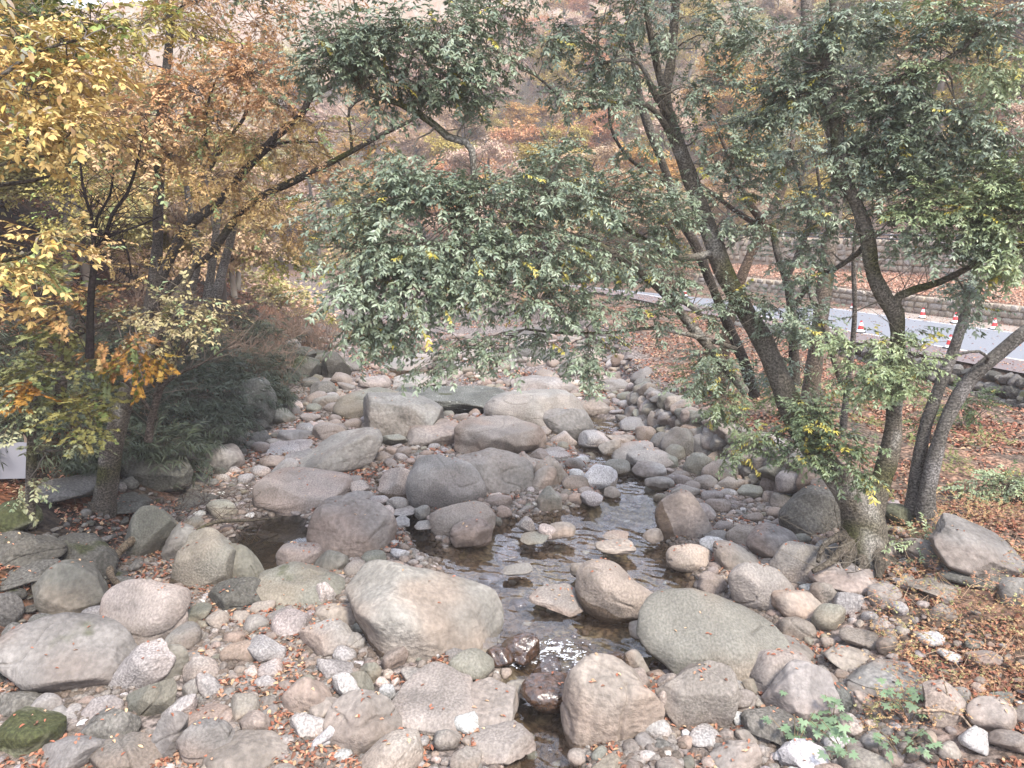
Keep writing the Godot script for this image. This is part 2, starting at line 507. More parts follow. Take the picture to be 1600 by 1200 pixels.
var LEAF := {   # spray, two colours, share of yellow, material
	"evergreen": ["lance", Color(.112, .150, .094), Color(.235, .280, .190), 0.025, "leaf_gloss"], "mix": ["lance", Color(.09, .13, .06), Color(.18, .22, .11), 0.10, "leaf_gloss"],
	"light": ["lance", Color(.19, .245, .12), Color(.32, .375, .20), 0.03, "leaf_gloss"], "green": ["ovate", Color(.06, .1, .03), Color(.12, .15, .04), 0.1, "leaf_thin"],
	"yellow": ["ovate", Color(.60, .39, .14), Color(.52, .40, .16), 0.1, "leaf_thin"], "lime": ["ovate", Color(.27, .27, .08), Color(.48, .36, .10), 0.1, "leaf_thin"],
	"gold": ["small", Color(.56, .36, .16), Color(.42, .33, .14), 0.1, "leaf_thin"], "orange": ["small", Color(.66, .38, .18), Color(.60, .42, .26), 0.1, "leaf_thin"],
	"peach": ["ovate", Color(.48, .31, .17), Color(.42, .30, .13), 0.1, "leaf_thin"], "cream": ["ovate", Color(.46, .37, .22), Color(.33, .30, .14), 0.1, "leaf_thin"],
	"maple": ["maple", Color(.32, .22, .04), Color(.42, .17, .03), 0.1, "leaf_thin"], "mapleo": ["maple", Color(.42, .20, .075), Color(.36, .28, .11), 0.1, "leaf_thin"],
	"mapleg": ["maple", Color(.14, .17, .07), Color(.34, .29, .10), 0.1, "leaf_thin"], "mapley": ["ovate", Color(.33, .34, .17), Color(.24, .26, .12), 0.1, "leaf_thin"],
	"maplem": ["maple", Color(.17, .20, .065), Color(.33, .28, .09), 0.1, "leaf_thin"], "maplec": ["ovate", Color(.32, .32, .19), Color(.20, .22, .12), 0.1, "leaf_thin"],
	"bamboo": ["narrow", Color(.02, .03, .018), Color(.07, .085, .05), 0.02, "leaf_thin"], "bush": ["lance", Color(.06, .095, .035), Color(.11, .15, .05), 0.06, "leaf_thin"]}

var cur: Node3D
var cur_bark := "dark"
var limb_pts := []
var clumps := []
func T(called: String, label: String, bark: String, group: String) -> void:
	cur = root(called)
	tag(cur, label, "shrub" if "shrub" in called else ("sapling" if "sapling" in called else "tree"), group)
	cur_bark = bark
	limb_pts = []
	clumps = []

func L(called: String, P: Array, R: Array) -> void:
	var b: Array = BARK[cur_bark] if called != "root" else [Color(.13, .11, .085), Color(.22, .2, .17), -0.5]
	var big: float = R[0]
	var a := tube(P, R, 14 if big > 0.12 else (9 if big > 0.05 else 6), b[0], b[1], b[2], 0.12 if big > 0.1 else 0.16, 0.16)
	put(called, mesh_of(a[0], a[1], a[2]), mats["bark"], cur)
	for i in P.size():
		limb_pts.append([P[i], R[i]])
		if i: limb_pts.append([(P[i] + P[i - 1]) / 2, (R[i] + R[i - 1]) / 2])

func K(c: Vector3, r: Vector3, n: int, kind: String) -> void: clumps.append([c, r, n, kind])

func crown_spot(c: Vector3, r: Vector3) -> Vector3:
	var q := Vector3(rng.randfn(), rng.randfn(), rng.randfn()).normalized() * pow(rng.randf(), 0.42)
	return c + q * r

func aim(dir: Vector3, up: Vector3, s: float) -> Basis:
	var z := dir.normalized()
	var x := up.cross(z)
	x = x.normalized() if x.length() > 0.01 else Vector3.RIGHT
	return Basis(x, z.cross(x), z).scaled(Vector3(s, s, s))

func tree_done(sub: int) -> void:
	var b: Array = BARK[cur_bark]
	var tw := Sink.new()
	var bins := {}
	var tcol: Color = b[0] * 0.8
	tcol.a = 1
	for cl in clumps:
		var c: Vector3 = cl[0]
		var r: Vector3 = cl[1]
		var kind: Array = LEAF[cl[3]]
		var near: Vector3 = c
		var nr := 0.01
		var best := 1e9
		for lp in limb_pts:
			var q: float = lp[0].distance_to(c)
			if q < best:
				best = q
				near = lp[0]
				nr = lp[1]
		var dens: float = 1.75 if kind[0] == "lance" else (1.9 if kind[0] == "small" else 1.35)
		var n := int(cl[2] * dens)
		var heart := c.lerp(near, 0.35)
		if best > 0.1:
			tw.twig([near, near.lerp(heart, 0.35) + Vector3(rr(-.06, .06), rr(-.05, .1), rr(-.06, .06)), near.lerp(heart, 0.7) + Vector3(rr(-.06, .06), rr(-.02, .1), rr(-.06, .06)), heart], minf(nr * 0.6, 0.022), 0.009, tcol)
		var hue := rng.randf()
		var done := 0
		while done < n:
			var e := crown_spot(c, r)
			var s0 := heart.lerp(c, rng.randf()) + (e - c) * 0.12
			var m := s0.lerp(e, 0.5) + Vector3(rr(-.08, .08), rr(0, .12), rr(-.08, .08))
			tw.twig([s0, m, e], 0.006, 0.0025, tcol)
			for k in 5:
				var t := rr(0.4, 1.05)
				var p: Vector3 = s0.lerp(m, t * 2) if t < 0.5 else m.lerp(e, t * 2 - 1)
				p += Vector3(rr(-.1, .1), rr(-.07, .07), rr(-.1, .1))
				var dir := (e - s0).normalized() * 0.8 + Vector3(rr(-1, 1), rr(-.5, .15), rr(-1, 1))
				var col: Color = (kind[1] as Color).lerp(kind[2], clampf(0.45 * hue + 0.55 * rng.randf() + rr(-.15, .15), 0, 1))
				if rng.randf() < kind[3]: col = Color(.42, .36, .07) if kind[0] == "lance" else Color(col.g * 0.8, col.g, col.b)
				var key := "%s|%d|%s" % [kind[0], rng.randi() % 5, kind[4]]
				if not bins.has(key): bins[key] = [[], []]
				bins[key][0].append(Transform3D(aim(dir, Vector3(rr(-.35, .35), 1, rr(-.35, .35)), rr(0.6, 1.3)), p))
				bins[key][1].append(col)
				done += 1
	if sub > 0:                 # bare twigs along the limbs
		for lp in limb_pts:
			for k in sub * 2:
				if lp[1] > 0.16 or rng.randf() < 0.35: continue
				var dir := Vector3(rr(-1, 1), rr(-.1, 1), rr(-1, 1)).normalized()
				var p: Vector3 = lp[0]
				var len := rr(0.3, 0.9)
				var q := p + dir * len * 0.5 + Vector3(rr(-.06, .06), rr(-.02, .08), rr(-.06, .06))
				var e := q + (dir + Vector3(rr(-.5, .5), rr(-.1, .6), rr(-.5, .5))) * len * 0.5
				tw.twig([p, q, e], minf(lp[1] * 0.4, 0.011), 0.0025, tcol)
				for j in 2:
					var f := q.lerp(e, rng.randf())
					tw.twig([f, f + Vector3(rr(-.25, .25), rr(.0, .25), rr(-.25, .25))], 0.004, 0.002, tcol)
	if tw.v.size(): tag(put("twigs", mesh_of(tw.v, tw.i, tw.c), mats["twig"], cur), "", "", "", "stuff")
	if bins.size():
		var crown := Node3D.new()
		crown.name = "crown"
		cur.add_child(crown)
		for key in bins:
			var f: PackedStringArray = key.split("|")
			scatter("foliage", spray(f[0], int(f[1])), mats[f[2]], bins[key][0], bins[key][1], crown)

# ------------------------------------------------------------------ the scene
func _ready() -> void:
	rng.seed = 7
	var cam := Camera3D.new()
	cam.name = "camera"
	cam.fov = 53.0
	cam.position = cam_at
	cam.rotation_degrees = Vector3(-11, 0, 0)
	cam.near = 0.1
	cam.far = 900
	add_child(cam)
	var env := Environment.new()
	var sky := Sky.new()
	var sm := ProceduralSkyMaterial.new()
	sm.sky_top_color = Color(.73, .77, .86)
	sm.sky_horizon_color = Color(.90, .90, .94)
	sm.sky_curve = 0.2
	sm.ground_bottom_color = Color(.30, .27, .24)
	sm.ground_horizon_color = Color(.55, .54, .52)
	sky.sky_material = sm
	env.background_mode = Environment.BG_SKY
	env.sky = sky
	env.background_energy_multiplier = 1.0
	env.tonemap_mode = Environment.TONE_MAPPER_LINEAR
	env.tonemap_exposure = 5.6
	env.sdfgi_enabled = true
	env.ssao_enabled = true
	env.ssil_enabled = true
	env.fog_enabled = true
	env.fog_light_color = Color(1.0, .975, .97)
	env.fog_density = 0.0011
	var we := WorldEnvironment.new()
	we.name = "sky_and_air"
	we.environment = env
	add_child(we)
	var sun := DirectionalLight3D.new()
	sun.name = "sun"
	sun.light_energy = 0.5
	sun.light_angular_distance = 13
	sun.light_color = Color(1.0, .965, .92)
	sun.rotation_degrees = Vector3(-52, 28, 0)
	sun.shadow_enabled = true
	add_child(sun)

	nz.seed = 3
	nz.frequency = 0.01
	nz.fractal_octaves = 2
	nf.seed = 11
	nf.frequency = 0.01
	nf.fractal_octaves = 4
	cell.seed = 5
	cell.noise_type = FastNoiseLite.TYPE_CELLULAR
	cell.frequency = 0.02
	mats["stone_g"] = mat_stone(21, 1.5, 0.76, 1.0, 0.86, 0.4, 8.0)
	mats["stone_g2"] = mat_stone(31, 0.7, 0.80, 1.0, 0.88, 0.4, 7.0)
	mats["stone_d"] = mat_stone(22, 1.3, 0.62, 1.0, 0.92, 0.35, 10.0)
	mats["stone_w"] = mat_stone(23, 1.8, 0.66, 1.0, 0.82, 0.4, 8.0)
	mats["stone_r"] = mat_stone(24, 0.6, 0.5, 1.0, 0.22, 0.6)
	mats["ground"] = mat_stone(25, 0.5, 0.4, 1.0, 0.95, 0.3, 8.0)
	mats["bark"] = mat_stone(26, 1.6, 0.45, 1.0, 0.94, 0.25, 9.0)
	mats["twig"] = mat_leaf(0.9, 0.3, 0.0)
	mats["leaf_gloss"] = mat_leaf(0.45, 0.55, 0.55)
	mats["leaf_thin"] = mat_leaf(0.6, 0.4, 0.7)
	mats["litter"] = mat_leaf(0.75, 0.35, 0.2)

	build_ground()
	build_water()
	build_road()
	build_far_walls()
	build_near_wall()
	B(-1.41,0.6,-11.49,Vector3(1.33,0.65,1.04),-14,"gS",26,"largest smooth tan boulder sloping down to the main pool")
	B(3,0.56,-10.69,Vector3(1.17,0.6,0.91),-8,"oS",35,"huge greenish boulder with moss dot beside the riffle")
	B(-6.51,0.52,-10.23,Vector3(0.97,0.53,0.75),-10,"qS",30,"big rounded olive-grey boulder propped on small stones near the corner")
	B(-5.87,0.55,-11.43,Vector3(0.73,0.62,0.59),-4,"tS",43,"round brownish boulder with pale lichen cap behind the white pointed granite")
	B(-7.44,0.62,-12.09,Vector3(0.67,0.62,0.55),-10,"oA",23,"blocky greenish boulder with moss along one edge, behind the big rounded one")
	B(-5.32,0.43,-10.08,Vector3(0.55,0.32,0.29),42,"pA",32,"white-grey pointed granite stone leaning against the big rounded boulder")
	B(-5,0.43,-10.2,Vector3(0.29,0.29,0.24),0,"oS",0,"small dark olive stone tucked behind the white-grey pointed granite")
	B(-4.85,0.39,-9.41,Vector3(0.5,0.26,0.24),36,"oA",36,"tilted olive block with squared ends below the pointed granite")
	B(-6.64,0.37,-9.37,Vector3(0.28,0.18,0.23),8,"kA",0,"dark grey wedge stone under the big rounded boulder at the picture edge")
	B(-6.26,0.37,-9.33,Vector3(0.21,0.18,0.17),-10,"gS",0,"speckled rounded stone under the lip of the big rounded boulder")
	B(-5.98,0.33,-9.16,Vector3(0.18,0.05,0.16),60,"gF",0,"flat stone standing on edge, first of the leaning pair below the big boulder")
	B(-5.86,0.33,-9.21,Vector3(0.18,0.04,0.13),78,"gF",0,"flat stone standing on edge, darker second of the leaning pair below the big boulder")
	B(-6.13,0.38,-8.68,Vector3(0.46,0.29,0.38),6,"mA",19,"moss-topped boulder in the bottom corner")
	B(-5.44,0.34,-8.43,Vector3(0.53,0.2,0.41),14,"qA",33,"lichen-spotted grey ridge boulder next to the moss-topped corner boulder")
	B(-5.13,0.38,-8.83,Vector3(0.34,0.27,0.28),8,"kS",23,"plain dark grey boulder above the lichen-spotted ridge")
	B(-4.67,0.35,-8.33,Vector3(0.41,0.21,0.34),0,"qS",0,"rounded grey boulder cut by the bottom edge, beside the leaning ridge stone")
	B(-4.27,0.35,-8.56,Vector3(0.48,0.22,0.2),68,"qA",25,"steep leaning ridge stone with a sharp spine")
	B(-3.79,0.38,-8.5,Vector3(0.34,0.34,0.28),-8,"gS",24,"smooth pale-grey boulder beside the leaning ridge stone")
	B(-4.43,0.36,-9.19,Vector3(0.38,0.15,0.14),42,"pA",0,"elongated pale grey stone lying above the leaning ridge stone")
	B(-3.96,0.35,-9.05,Vector3(0.38,0.12,0.26),-6,"tS",0,"low pinkish stone behind the smooth pale-grey boulder")
	B(-3.23,0.34,-8.39,Vector3(0.51,0.18,0.37),-4,"tS",0,"broad tan boulder half buried at the bottom, beside the smooth pale-grey one")
	B(-4.41,0.38,-9.68,Vector3(0.17,0.15,0.14),30,"gS",0,"small grey oval stone between the tilted olive block and the gravel")
	B(-4.18,0.37,-9.65,Vector3(0.33,0.15,0.14),-64,"pS",0,"long pale cobble pointing towards the stream in the gravel")
	B(-4.7,0.49,-12.19,Vector3(0.48,0.27,0.39),12,"dA",16,"dark craggy rock with a hollow underside on the gravel")
	B(-8.04,0.73,-11.27,Vector3(0.27,0.31,0.22),0,"kS",0,"dark grey round stone cut by the picture edge")
	B(-8.29,0.97,-12.25,Vector3(0.54,0.12,0.54),24,"kF",21,"bluish dark flat rock sloping on the leaf-strewn bank")
	B(-7.82,0.74,-13.27,Vector3(0.63,0.36,0.52),-10,"dA",21,"dark lichened boulder between leaf drifts under the driftwood")
	B(-7.25,0.63,-14.38,Vector3(0.85,0.47,0.43),52,"oA",29,"tall pointed greenish boulder beside the driftwood")
	B(-6.33,0.6,-14.11,Vector3(0.46,0.41,0.38),-20,"qA",28,"round lichen-patched boulder between the pointed boulder and the pool")
	B(-5.53,0.63,-13.13,Vector3(0.62,0.67,0.5),-30,"oA",30,"broad angular greenish boulder at the dark pool's near end")
	B(-4.93,0.55,-13.17,Vector3(0.58,0.34,0.31),-62,"oS",0,"narrow greenish boulder lying against the broad angular one by the dark pool")
	B(-8.51,1.16,-12.64,Vector3(0.6,0.34,0.49),0,"dA",34,"mossy black rock with white lichen on the bank")
	B(-9.21,1.46,-13.36,Vector3(0.52,0.33,0.42),0,"mS",0,"mossy dark hump of rock by the sapling's foot")
	B(-8.19,1.09,-16.96,Vector3(0.78,0.45,0.63),-4,"dA",20,"dark mossy bank rock hard beside the thick trunk's foot")
	B(-8.45,1.29,-18.04,Vector3(0.86,0.45,0.7),-10,"dA",26,"dark overhanging bank rock under the bamboo")
	B(-9,1.47,-17.25,Vector3(0.39,0.26,0.32),10,"dA",0,"small black rock with pale lichen behind the thick trunk")
	B(-8.23,1.2,-20.32,Vector3(0.71,0.49,0.58),8,"lA",24,"white-lichened bank rock under the bamboo")
	B(-8.09,1.27,-22.85,Vector3(0.96,0.94,0.78),20,"lA",29,"tall grey lichen-covered rock at the end of the bamboo")
	B(-7.44,0.8,-19.23,Vector3(0.54,0.47,0.44),0,"gS",0,"rounded grey rock where the dark bank meets the stony bed")
	B(-8.21,0.99,-15.55,Vector3(0.5,0.13,0.56),-8,"dF",0,"flat dark rock with one big white lichen spot below the thick trunk")
	B(-7.26,0.62,-16.63,Vector3(0.56,0.13,0.61),-10,"dF",0,"low dark ledge rock under fallen twigs by the dark pool")
	B(-9.18,1.46,-15.09,Vector3(0.68,0.17,0.75),4,"kF",0,"dark flat slab between the thick trunk and the sapling")
	B(-4.63,0.8,-19.58,Vector3(1.31,0.48,1.21),22,"gS",24,"long smooth grey boulder rising like a whale's back")
	B(-4.89,0.7,-17.2,Vector3(1.11,0.41,0.99),-2,"tS",29,"low saddle-shaped tan boulder above the dark pool")
	B(-3.19,0.69,-14.55,Vector3(0.87,0.74,0.8),-4,"tS",42,"rounded brown boulder beside the dark pool with an orange water line")
	B(-4.55,1,-24.61,Vector3(1.23,0.62,1),6,"oS",18,"olive dome boulder behind the grey hollow-faced one")
	B(-3.34,1,-22.72,Vector3(1.28,0.88,1.18),-6,"gA",33,"grey boulder with a hollowed face mid-stream")
	B(-2.03,1,-25.94,Vector3(2.1,0.39,1.85),-5,"lF",20,"long pale ledge slab crossing the upper stream")
	B(-2.65,0.72,-17.65,Vector3(0.55,0.43,0.45),0,"pA",26,"pale squared granite block against the round midstream boulder")
	B(-1.53,0.77,-17.12,Vector3(0.93,0.74,0.76),-12,"gS",23,"round midstream boulder with a pale quartz line")
	B(-0.47,0.78,-17.99,Vector3(1.01,0.66,0.82),-16,"gS",20,"sloping grey boulder leaning behind the round midstream one")
	B(-1.06,0.63,-15.55,Vector3(0.7,0.38,0.57),4,"tS",36,"tan rounded boulder at the pool head below the round midstream boulder")
	B(-0.83,0.59,-14.91,Vector3(0.44,0.29,0.36),0,"tS",22,"egg-shaped tan boulder at the head of the main pool")
	B(-0.32,0.87,-20.7,Vector3(1.3,0.64,1.2),-4,"tA",28,"brownish flat-topped boulder above the midstream stack")
	B(-2.19,0.84,-21.64,Vector3(1.02,0.37,0.83),4,"tA",0,"craggy tan rock next to the flat-topped brownish boulder")
	B(0.77,1.01,-23.7,Vector3(1.65,0.76,1.52),0,"gS",18,"wide domed boulder with a mossy underside by the upper pool")
	B(1.62,0.94,-22.55,Vector3(0.81,0.65,0.66),-20,"qS",0,"dark flank rock under the wide domed boulder")
	B(-4.05,0.55,-13.85,Vector3(0.46,0.25,0.37),4,"gS",0,"smooth grey boulder sitting in the dark pool")
	B(-3.41,0.54,-13.56,Vector3(0.36,0.25,0.29),10,"oA",0,"greenish stone between the dark pool and the brown boulder")
	B(-2.58,0.62,-16.49,Vector3(0.26,0.19,0.21),0,"gS",0,"small grey stone under the pale granite block, nearest of three")
	B(-2.36,0.58,-16.16,Vector3(0.27,0.06,0.3),-4,"gF",0,"flat little stone under the pale granite block, lowest of three")
	B(-1.98,0.6,-16.06,Vector3(0.2,0.15,0.16),20,"gS",0,"small tilted stone beside the round midstream boulder's foot")
	B(-2.39,0.56,-15.59,Vector3(0.22,0.06,0.24),0,"gF",0,"flat stone in the side channel below the round midstream boulder")
	B(-1.87,0.55,-15.4,Vector3(0.19,0.04,0.21),20,"gF",0,"thin slanting stone at the end of the side channel")
	B(-3.5,0.64,-16.92,Vector3(0.37,0.17,0.3),0,"gS",0,"low grey stone between the saddle-shaped and the brown boulder")
	B(-3.85,0.66,-18.06,Vector3(0.26,0.13,0.21),0,"tS",0,"oval stone under the whale-back boulder's tip")
	B(-6.29,0.82,-21.51,Vector3(0.51,0.27,0.41),-8,"gS",0,"oval grey stone near the mossy upper bank")
	B(-5.32,0.85,-21.61,Vector3(0.49,0.41,0.4),0,"tS",0,"chunky tan stone behind the whale-back boulder")
	B(-5.69,0.72,-20.08,Vector3(0.44,0.08,0.48),4,"gF",0,"flat pale stone at the thin end of the whale-back boulder")
	B(-6.25,0.75,-20.62,Vector3(0.64,0.1,0.7),-14,"pF",0,"bleached flat stone near the bank rocks upstream of the dark pool")
	B(-6.23,0.73,-19.33,Vector3(0.36,0.23,0.29),0,"tA",0,"broken tan stone between bleached flat stone and the bank")
	B(-5.76,0.71,-18.63,Vector3(0.48,0.23,0.39),34,"gS",0,"slanting grey stone beside the whale-back boulder")
	B(-7.29,0.9,-23.53,Vector3(0.48,0.31,0.39),-8,"oA",0,"olive-brown stone below the mossy upper bank")
	B(-6.28,0.97,-25.54,Vector3(0.5,0.31,0.4),6,"gS",0,"rounded stone behind the olive dome boulder on its bank side")
	B(-6.39,0.88,-23.69,Vector3(0.34,0.21,0.28),0,"tS",0,"small tan stone in front of the olive-brown one upstream")
	B(-3.72,0.51,-12.62,Vector3(0.76,0.28,0.7),-8,"oS",23,"low olive-green boulder in front of the dark pool")
	B(-3.16,0.47,-12.26,Vector3(0.3,0.17,0.16),-66,"pA",0,"whitish upright wedge stone beside the low olive-green boulder")
	B(-0.98,0.4,-9.29,Vector3(0.61,0.23,0.64),-20,"tF",27,"pinkish flat-topped boulder beside the lower stream")
	B(-0.27,0.36,-9.32,Vector3(0.49,0.14,0.42),-52,"tF",0,"tan slab leaning on the pinkish flat-topped boulder")
	B(-0.13,0.34,-8.68,Vector3(0.43,0.14,0.4),6,"tF",0,"low pinkish slab at the lower stream's edge")
	B(-1.9,0.42,-8.82,Vector3(0.52,0.43,0.42),-8,"tS",23,"rounded striped boulder near the bottom, beside a white stone")
	B(-1.49,0.36,-8.29,Vector3(0.42,0.28,0.34),16,"tS",0,"tan boulder cut by the bottom edge, under the striped round one")
	B(-2.77,0.42,-9.43,Vector3(0.34,0.36,0.28),-8,"tS",24,"rounded tan-grey boulder amid the gravel")
	B(-2.89,0.46,-10.88,Vector3(0.4,0.33,0.33),-22,"gA",26,"striped grey wedge boulder in the middle of the gravel")
	B(-2.86,0.46,-11.67,Vector3(0.38,0.21,0.31),8,"tS",0,"brown domed stone below the low olive-green boulder")
	B(-3.5,0.46,-11.28,Vector3(0.33,0.26,0.27),-20,"pS",0,"pale rounded stone on the gravel beside the striped wedge")
	B(-2.26,0.38,-9.68,Vector3(0.29,0.17,0.16),-50,"wA",19,"white granite stone in the gravel by an olive cobble")
	B(-2.13,0.38,-9.79,Vector3(0.22,0.16,0.15),-60,"oS",0,"pale olive stone hugging the white granite stone")
	B(-2.4,0.33,-8.58,Vector3(0.28,0.12,0.1),58,"wA",26,"bright white pointed stone standing near the bottom edge")
	B(-2.59,0.36,-8.86,Vector3(0.28,0.19,0.22),-6,"pA",0,"pink and white stone behind the bright white pointed one")
	B(-2.51,0.37,-9.24,Vector3(0.28,0.17,0.22),4,"tA",0,"warm brown stone between the tan-grey and the striped round boulder")
	B(-2.45,0.42,-10.86,Vector3(0.19,0.17,0.15),0,"gA",0,"small angular grey stone beside the striped wedge boulder")
	B(-1.96,0.43,-10.87,Vector3(0.25,0.18,0.2),16,"tA",0,"rough pinkish stone in the gravel above the flat-topped boulder")
	B(-1.74,0.41,-10.43,Vector3(0.23,0.16,0.19),30,"tA",0,"knobbly tan stone against the top of the pinkish flat-topped boulder")
	B(-2.42,0.43,-11.33,Vector3(0.17,0.13,0.14),20,"oS",0,"little brown oval stone in front of the largest smooth boulder")
	B(-1.18,0.4,-10.62,Vector3(0.16,0.1,0.09),-58,"wA",0,"white chip of quartz by the foot of the largest smooth boulder")
	B(-1.72,0.37,-9.67,Vector3(0.13,0.12,0.1),0,"wA",0,"white cube-like stone, higher of two beside the flat-topped boulder")
	B(-1.76,0.35,-9.43,Vector3(0.14,0.09,0.11),0,"wS",0,"white rounded stone, lower of two beside the flat-topped boulder")
	B(-1.51,0.36,-9.25,Vector3(0.12,0.13,0.1),-30,"pA",0,"speckled grey cobble touching the flat-topped boulder")
	B(-2.07,0.32,-8.37,Vector3(0.13,0.1,0.11),20,"wS",0,"white egg-like stone under the striped round boulder")
	B(-2.58,0.39,-10.21,Vector3(0.28,0.11,0.23),-16,"pA",0,"pale granite slab above the white granite stone")
	B(-2.04,0.4,-10.08,Vector3(0.17,0.19,0.14),0,"oA",0,"olive squared stone above the white granite stone")
	B(-3.69,0.43,-10.54,Vector3(0.31,0.23,0.25),-10,"pA",0,"pinkish-white broad stone half sunk in the gravel")
	B(-0.19,0.41,-10.46,Vector3(0.21,0.17,0.17),-6,"rS",0,"wet brown stone touching the largest boulder's downstream tip")
	B(1.29,0.52,-9.08,Vector3(0.65,0.65,0.5),-4,"tS",24,"big pale cracked boulder at the lower stream's edge")
	B(1.77,0.55,-12.28,Vector3(0.71,0.47,0.58),-20,"gS",45,"pear-shaped boulder standing in the main pool")
	B(1.39,0.5,-13.21,Vector3(0.35,0.17,0.29),-20,"gS",0,"narrow neck stone joined to the pear-shaped boulder in the pool")
	B(0.79,0.45,-12.25,Vector3(0.47,0.11,0.43),-32,"tF",35,"flat pinkish stone in the main pool")
	B(2.17,0.43,-11.33,Vector3(0.31,0.13,0.25),8,"tS",0,"tan stone poking out beside the huge greenish boulder")
	B(2.19,0.39,-9.78,Vector3(0.17,0.2,0.14),0,"pS",0,"pale rounded stone between the huge greenish and the craggy block")
	B(1.99,0.4,-9.2,Vector3(0.14,0.31,0.12),-8,"pS",0,"tall pale stone squeezed against the craggy block")
	B(2.5,0.46,-9.27,Vector3(0.55,0.54,0.45),10,"tA",16,"craggy tan block below the huge greenish boulder")
	B(0.14,0.43,-10.63,Vector3(0.31,0.22,0.25),20,"rA",18,"wet red-brown rock at the riffle")
	B(0.49,0.4,-9.57,Vector3(0.4,0.24,0.33),-8,"rA",13,"dark wet slab in the riffle")
	B(0.07,0.38,-9.71,Vector3(0.19,0.14,0.16),-24,"tA",0,"tan tip of rock below the riffle")
	B(3.12,0.37,-9.37,Vector3(0.19,0.18,0.15),0,"tS",0,"brown-grey cobble beside the craggy tan block")
	B(3.02,0.35,-9.06,Vector3(0.16,0.13,0.12),-40,"wA",0,"white angular cobble below the brown-grey one")
	B(3.39,0.36,-8.88,Vector3(0.45,0.2,0.37),-16,"kA",25,"dark grey granite boulder beside the brown pair")
	B(2.71,0.34,-8.34,Vector3(0.33,0.19,0.27),12,"tS",0,"pink-tan boulder cut by the bottom edge near the fine pebbles")
	B(1.92,0.32,-8.55,Vector3(0.17,0.07,0.14),-14,"kS",0,"dark oval stone in the shallows by the cracked boulder")
	B(2.97,0.33,-8.73,Vector3(0.19,0.1,0.16),-30,"tA",0,"brown tilted cobble among the fine pebbles")
	B(3.44,0.4,-10.15,Vector3(0.2,0.18,0.16),8,"tS",0,"brownish stone lodged under the huge greenish boulder")
	B(3.32,0.37,-9.71,Vector3(0.18,0.13,0.12),-60,"oS",0,"olive cobble under the huge greenish boulder's corner")
	B(3.18,0.37,-9.77,Vector3(0.12,0.1,0.1),-30,"pS",0,"tiny pale stone under the huge greenish boulder's corner")
	B(1.82,0.4,-10.33,Vector3(0.24,0.14,0.12),-62,"tS",0,"tan stone between the cracked and the huge greenish boulder")
	B(3.79,0.45,-9.87,Vector3(0.47,0.43,0.38),0,"tS",21,"brown-stained boulder behind the round grey one")
	B(3.86,0.46,-9.33,Vector3(0.48,0.53,0.39),12,"gA",35,"round grey boulder with brown stain in the stony bank")
	B(4.43,0.4,-9.32,Vector3(0.35,0.23,0.21),-58,"lA",25,"lichen-white oval boulder beside the round grey one")
	B(4.68,0.45,-9.2,Vector3(0.27,0.13,0.12),-40,"tS",0,"brown cigar-shaped stone next to the lichen-white oval")
	B(3.51,0.34,-8.34,Vector3(0.33,0.2,0.27),0,"wA",20,"chalky white boulder at the bottom under green maple leaves")
	B(5.11,0.58,-9.54,Vector3(0.53,0.15,0.5),-8,"gF",15,"grey flaky slab above the green maple seedling")
	B(5.47,0.7,-8.72,Vector3(0.41,0.26,0.24),-58,"tA",27,"pinkish grey tilted boulder between maple seedling and dry plants")
	B(5.87,0.8,-8.44,Vector3(0.31,0.26,0.25),0,"tS",17,"round tan boulder among dry plants near the corner")
	B(5.74,0.75,-8.93,Vector3(0.14,0.15,0.11),0,"gS",0,"grey cobble tucked behind the pinkish tilted boulder")
	B(4.3,0.4,-10.59,Vector3(0.45,0.14,0.35),-26,"tS",0,"pale brown stone above the brown-stained boulder")
	B(4.51,0.45,-11.22,Vector3(0.3,0.22,0.25),-14,"tS",0,"rounded brown stone behind the huge greenish boulder")
	B(4.8,0.53,-11.85,Vector3(0.52,0.26,0.43),-14,"tS",21,"wide brownish boulder upslope of the huge greenish one")
	B(5.46,0.71,-11.56,Vector3(0.27,0.22,0.22),-10,"pA",22,"whitish lichened stone in the bank slope")
	B(6,0.87,-11.53,Vector3(0.27,0.22,0.22),0,"tS",0,"brown round stone at the edge of the dry plants")
	B(6.79,1.07,-11.4,Vector3(0.51,0.1,0.41),-4,"tF",0,"flat stone sunk in leaf litter near the slab")
	B(6.42,0.95,-9.53,Vector3(0.24,0.1,0.19),0,"tS",0,"smooth stone showing through dry orange plants")
	B(5.26,0.62,-10.61,Vector3(0.33,0.1,0.23),-6,"tS",0,"low tan stone on the bank above the flaky slab")
	B(4.89,0.52,-10.25,Vector3(0.36,0.13,0.29),-8,"tS",0,"brown bank stone above the lichen-white oval")
	B(5.47,0.7,-10.3,Vector3(0.16,0.15,0.13),0,"tS",0,"little brown stone at the border of the dry plants")
	B(3.58,0.66,-15.26,Vector3(0.71,0.54,0.45),-72,"tS",24,"tall upright tan boulder on the pool's bank")
	B(3.38,0.54,-13.78,Vector3(0.45,0.23,0.37),-6,"tS",42,"low flat boulder at the upright one's foot")
	B(6.14,0.93,-14.79,Vector3(0.72,0.62,0.52),38,"kS",20,"dark leaning boulder under the big tree's roots")
	B(5.16,0.69,-13.05,Vector3(0.54,0.49,0.44),-20,"gS",42,"rounded boulder below the dark leaning one")
	B(5.11,0.65,-14.02,Vector3(0.56,0.39,0.46),-20,"gS",18,"broad grey boulder touching the dark leaning one")
	B(4.3,0.55,-12.33,Vector3(0.66,0.49,0.45),-52,"gS",23,"big smooth bank boulder sloping into the pool")
	B(4.28,0.54,-13.62,Vector3(0.56,0.23,0.46),-30,"gS",0,"long low boulder leading to the big smooth bank boulder")
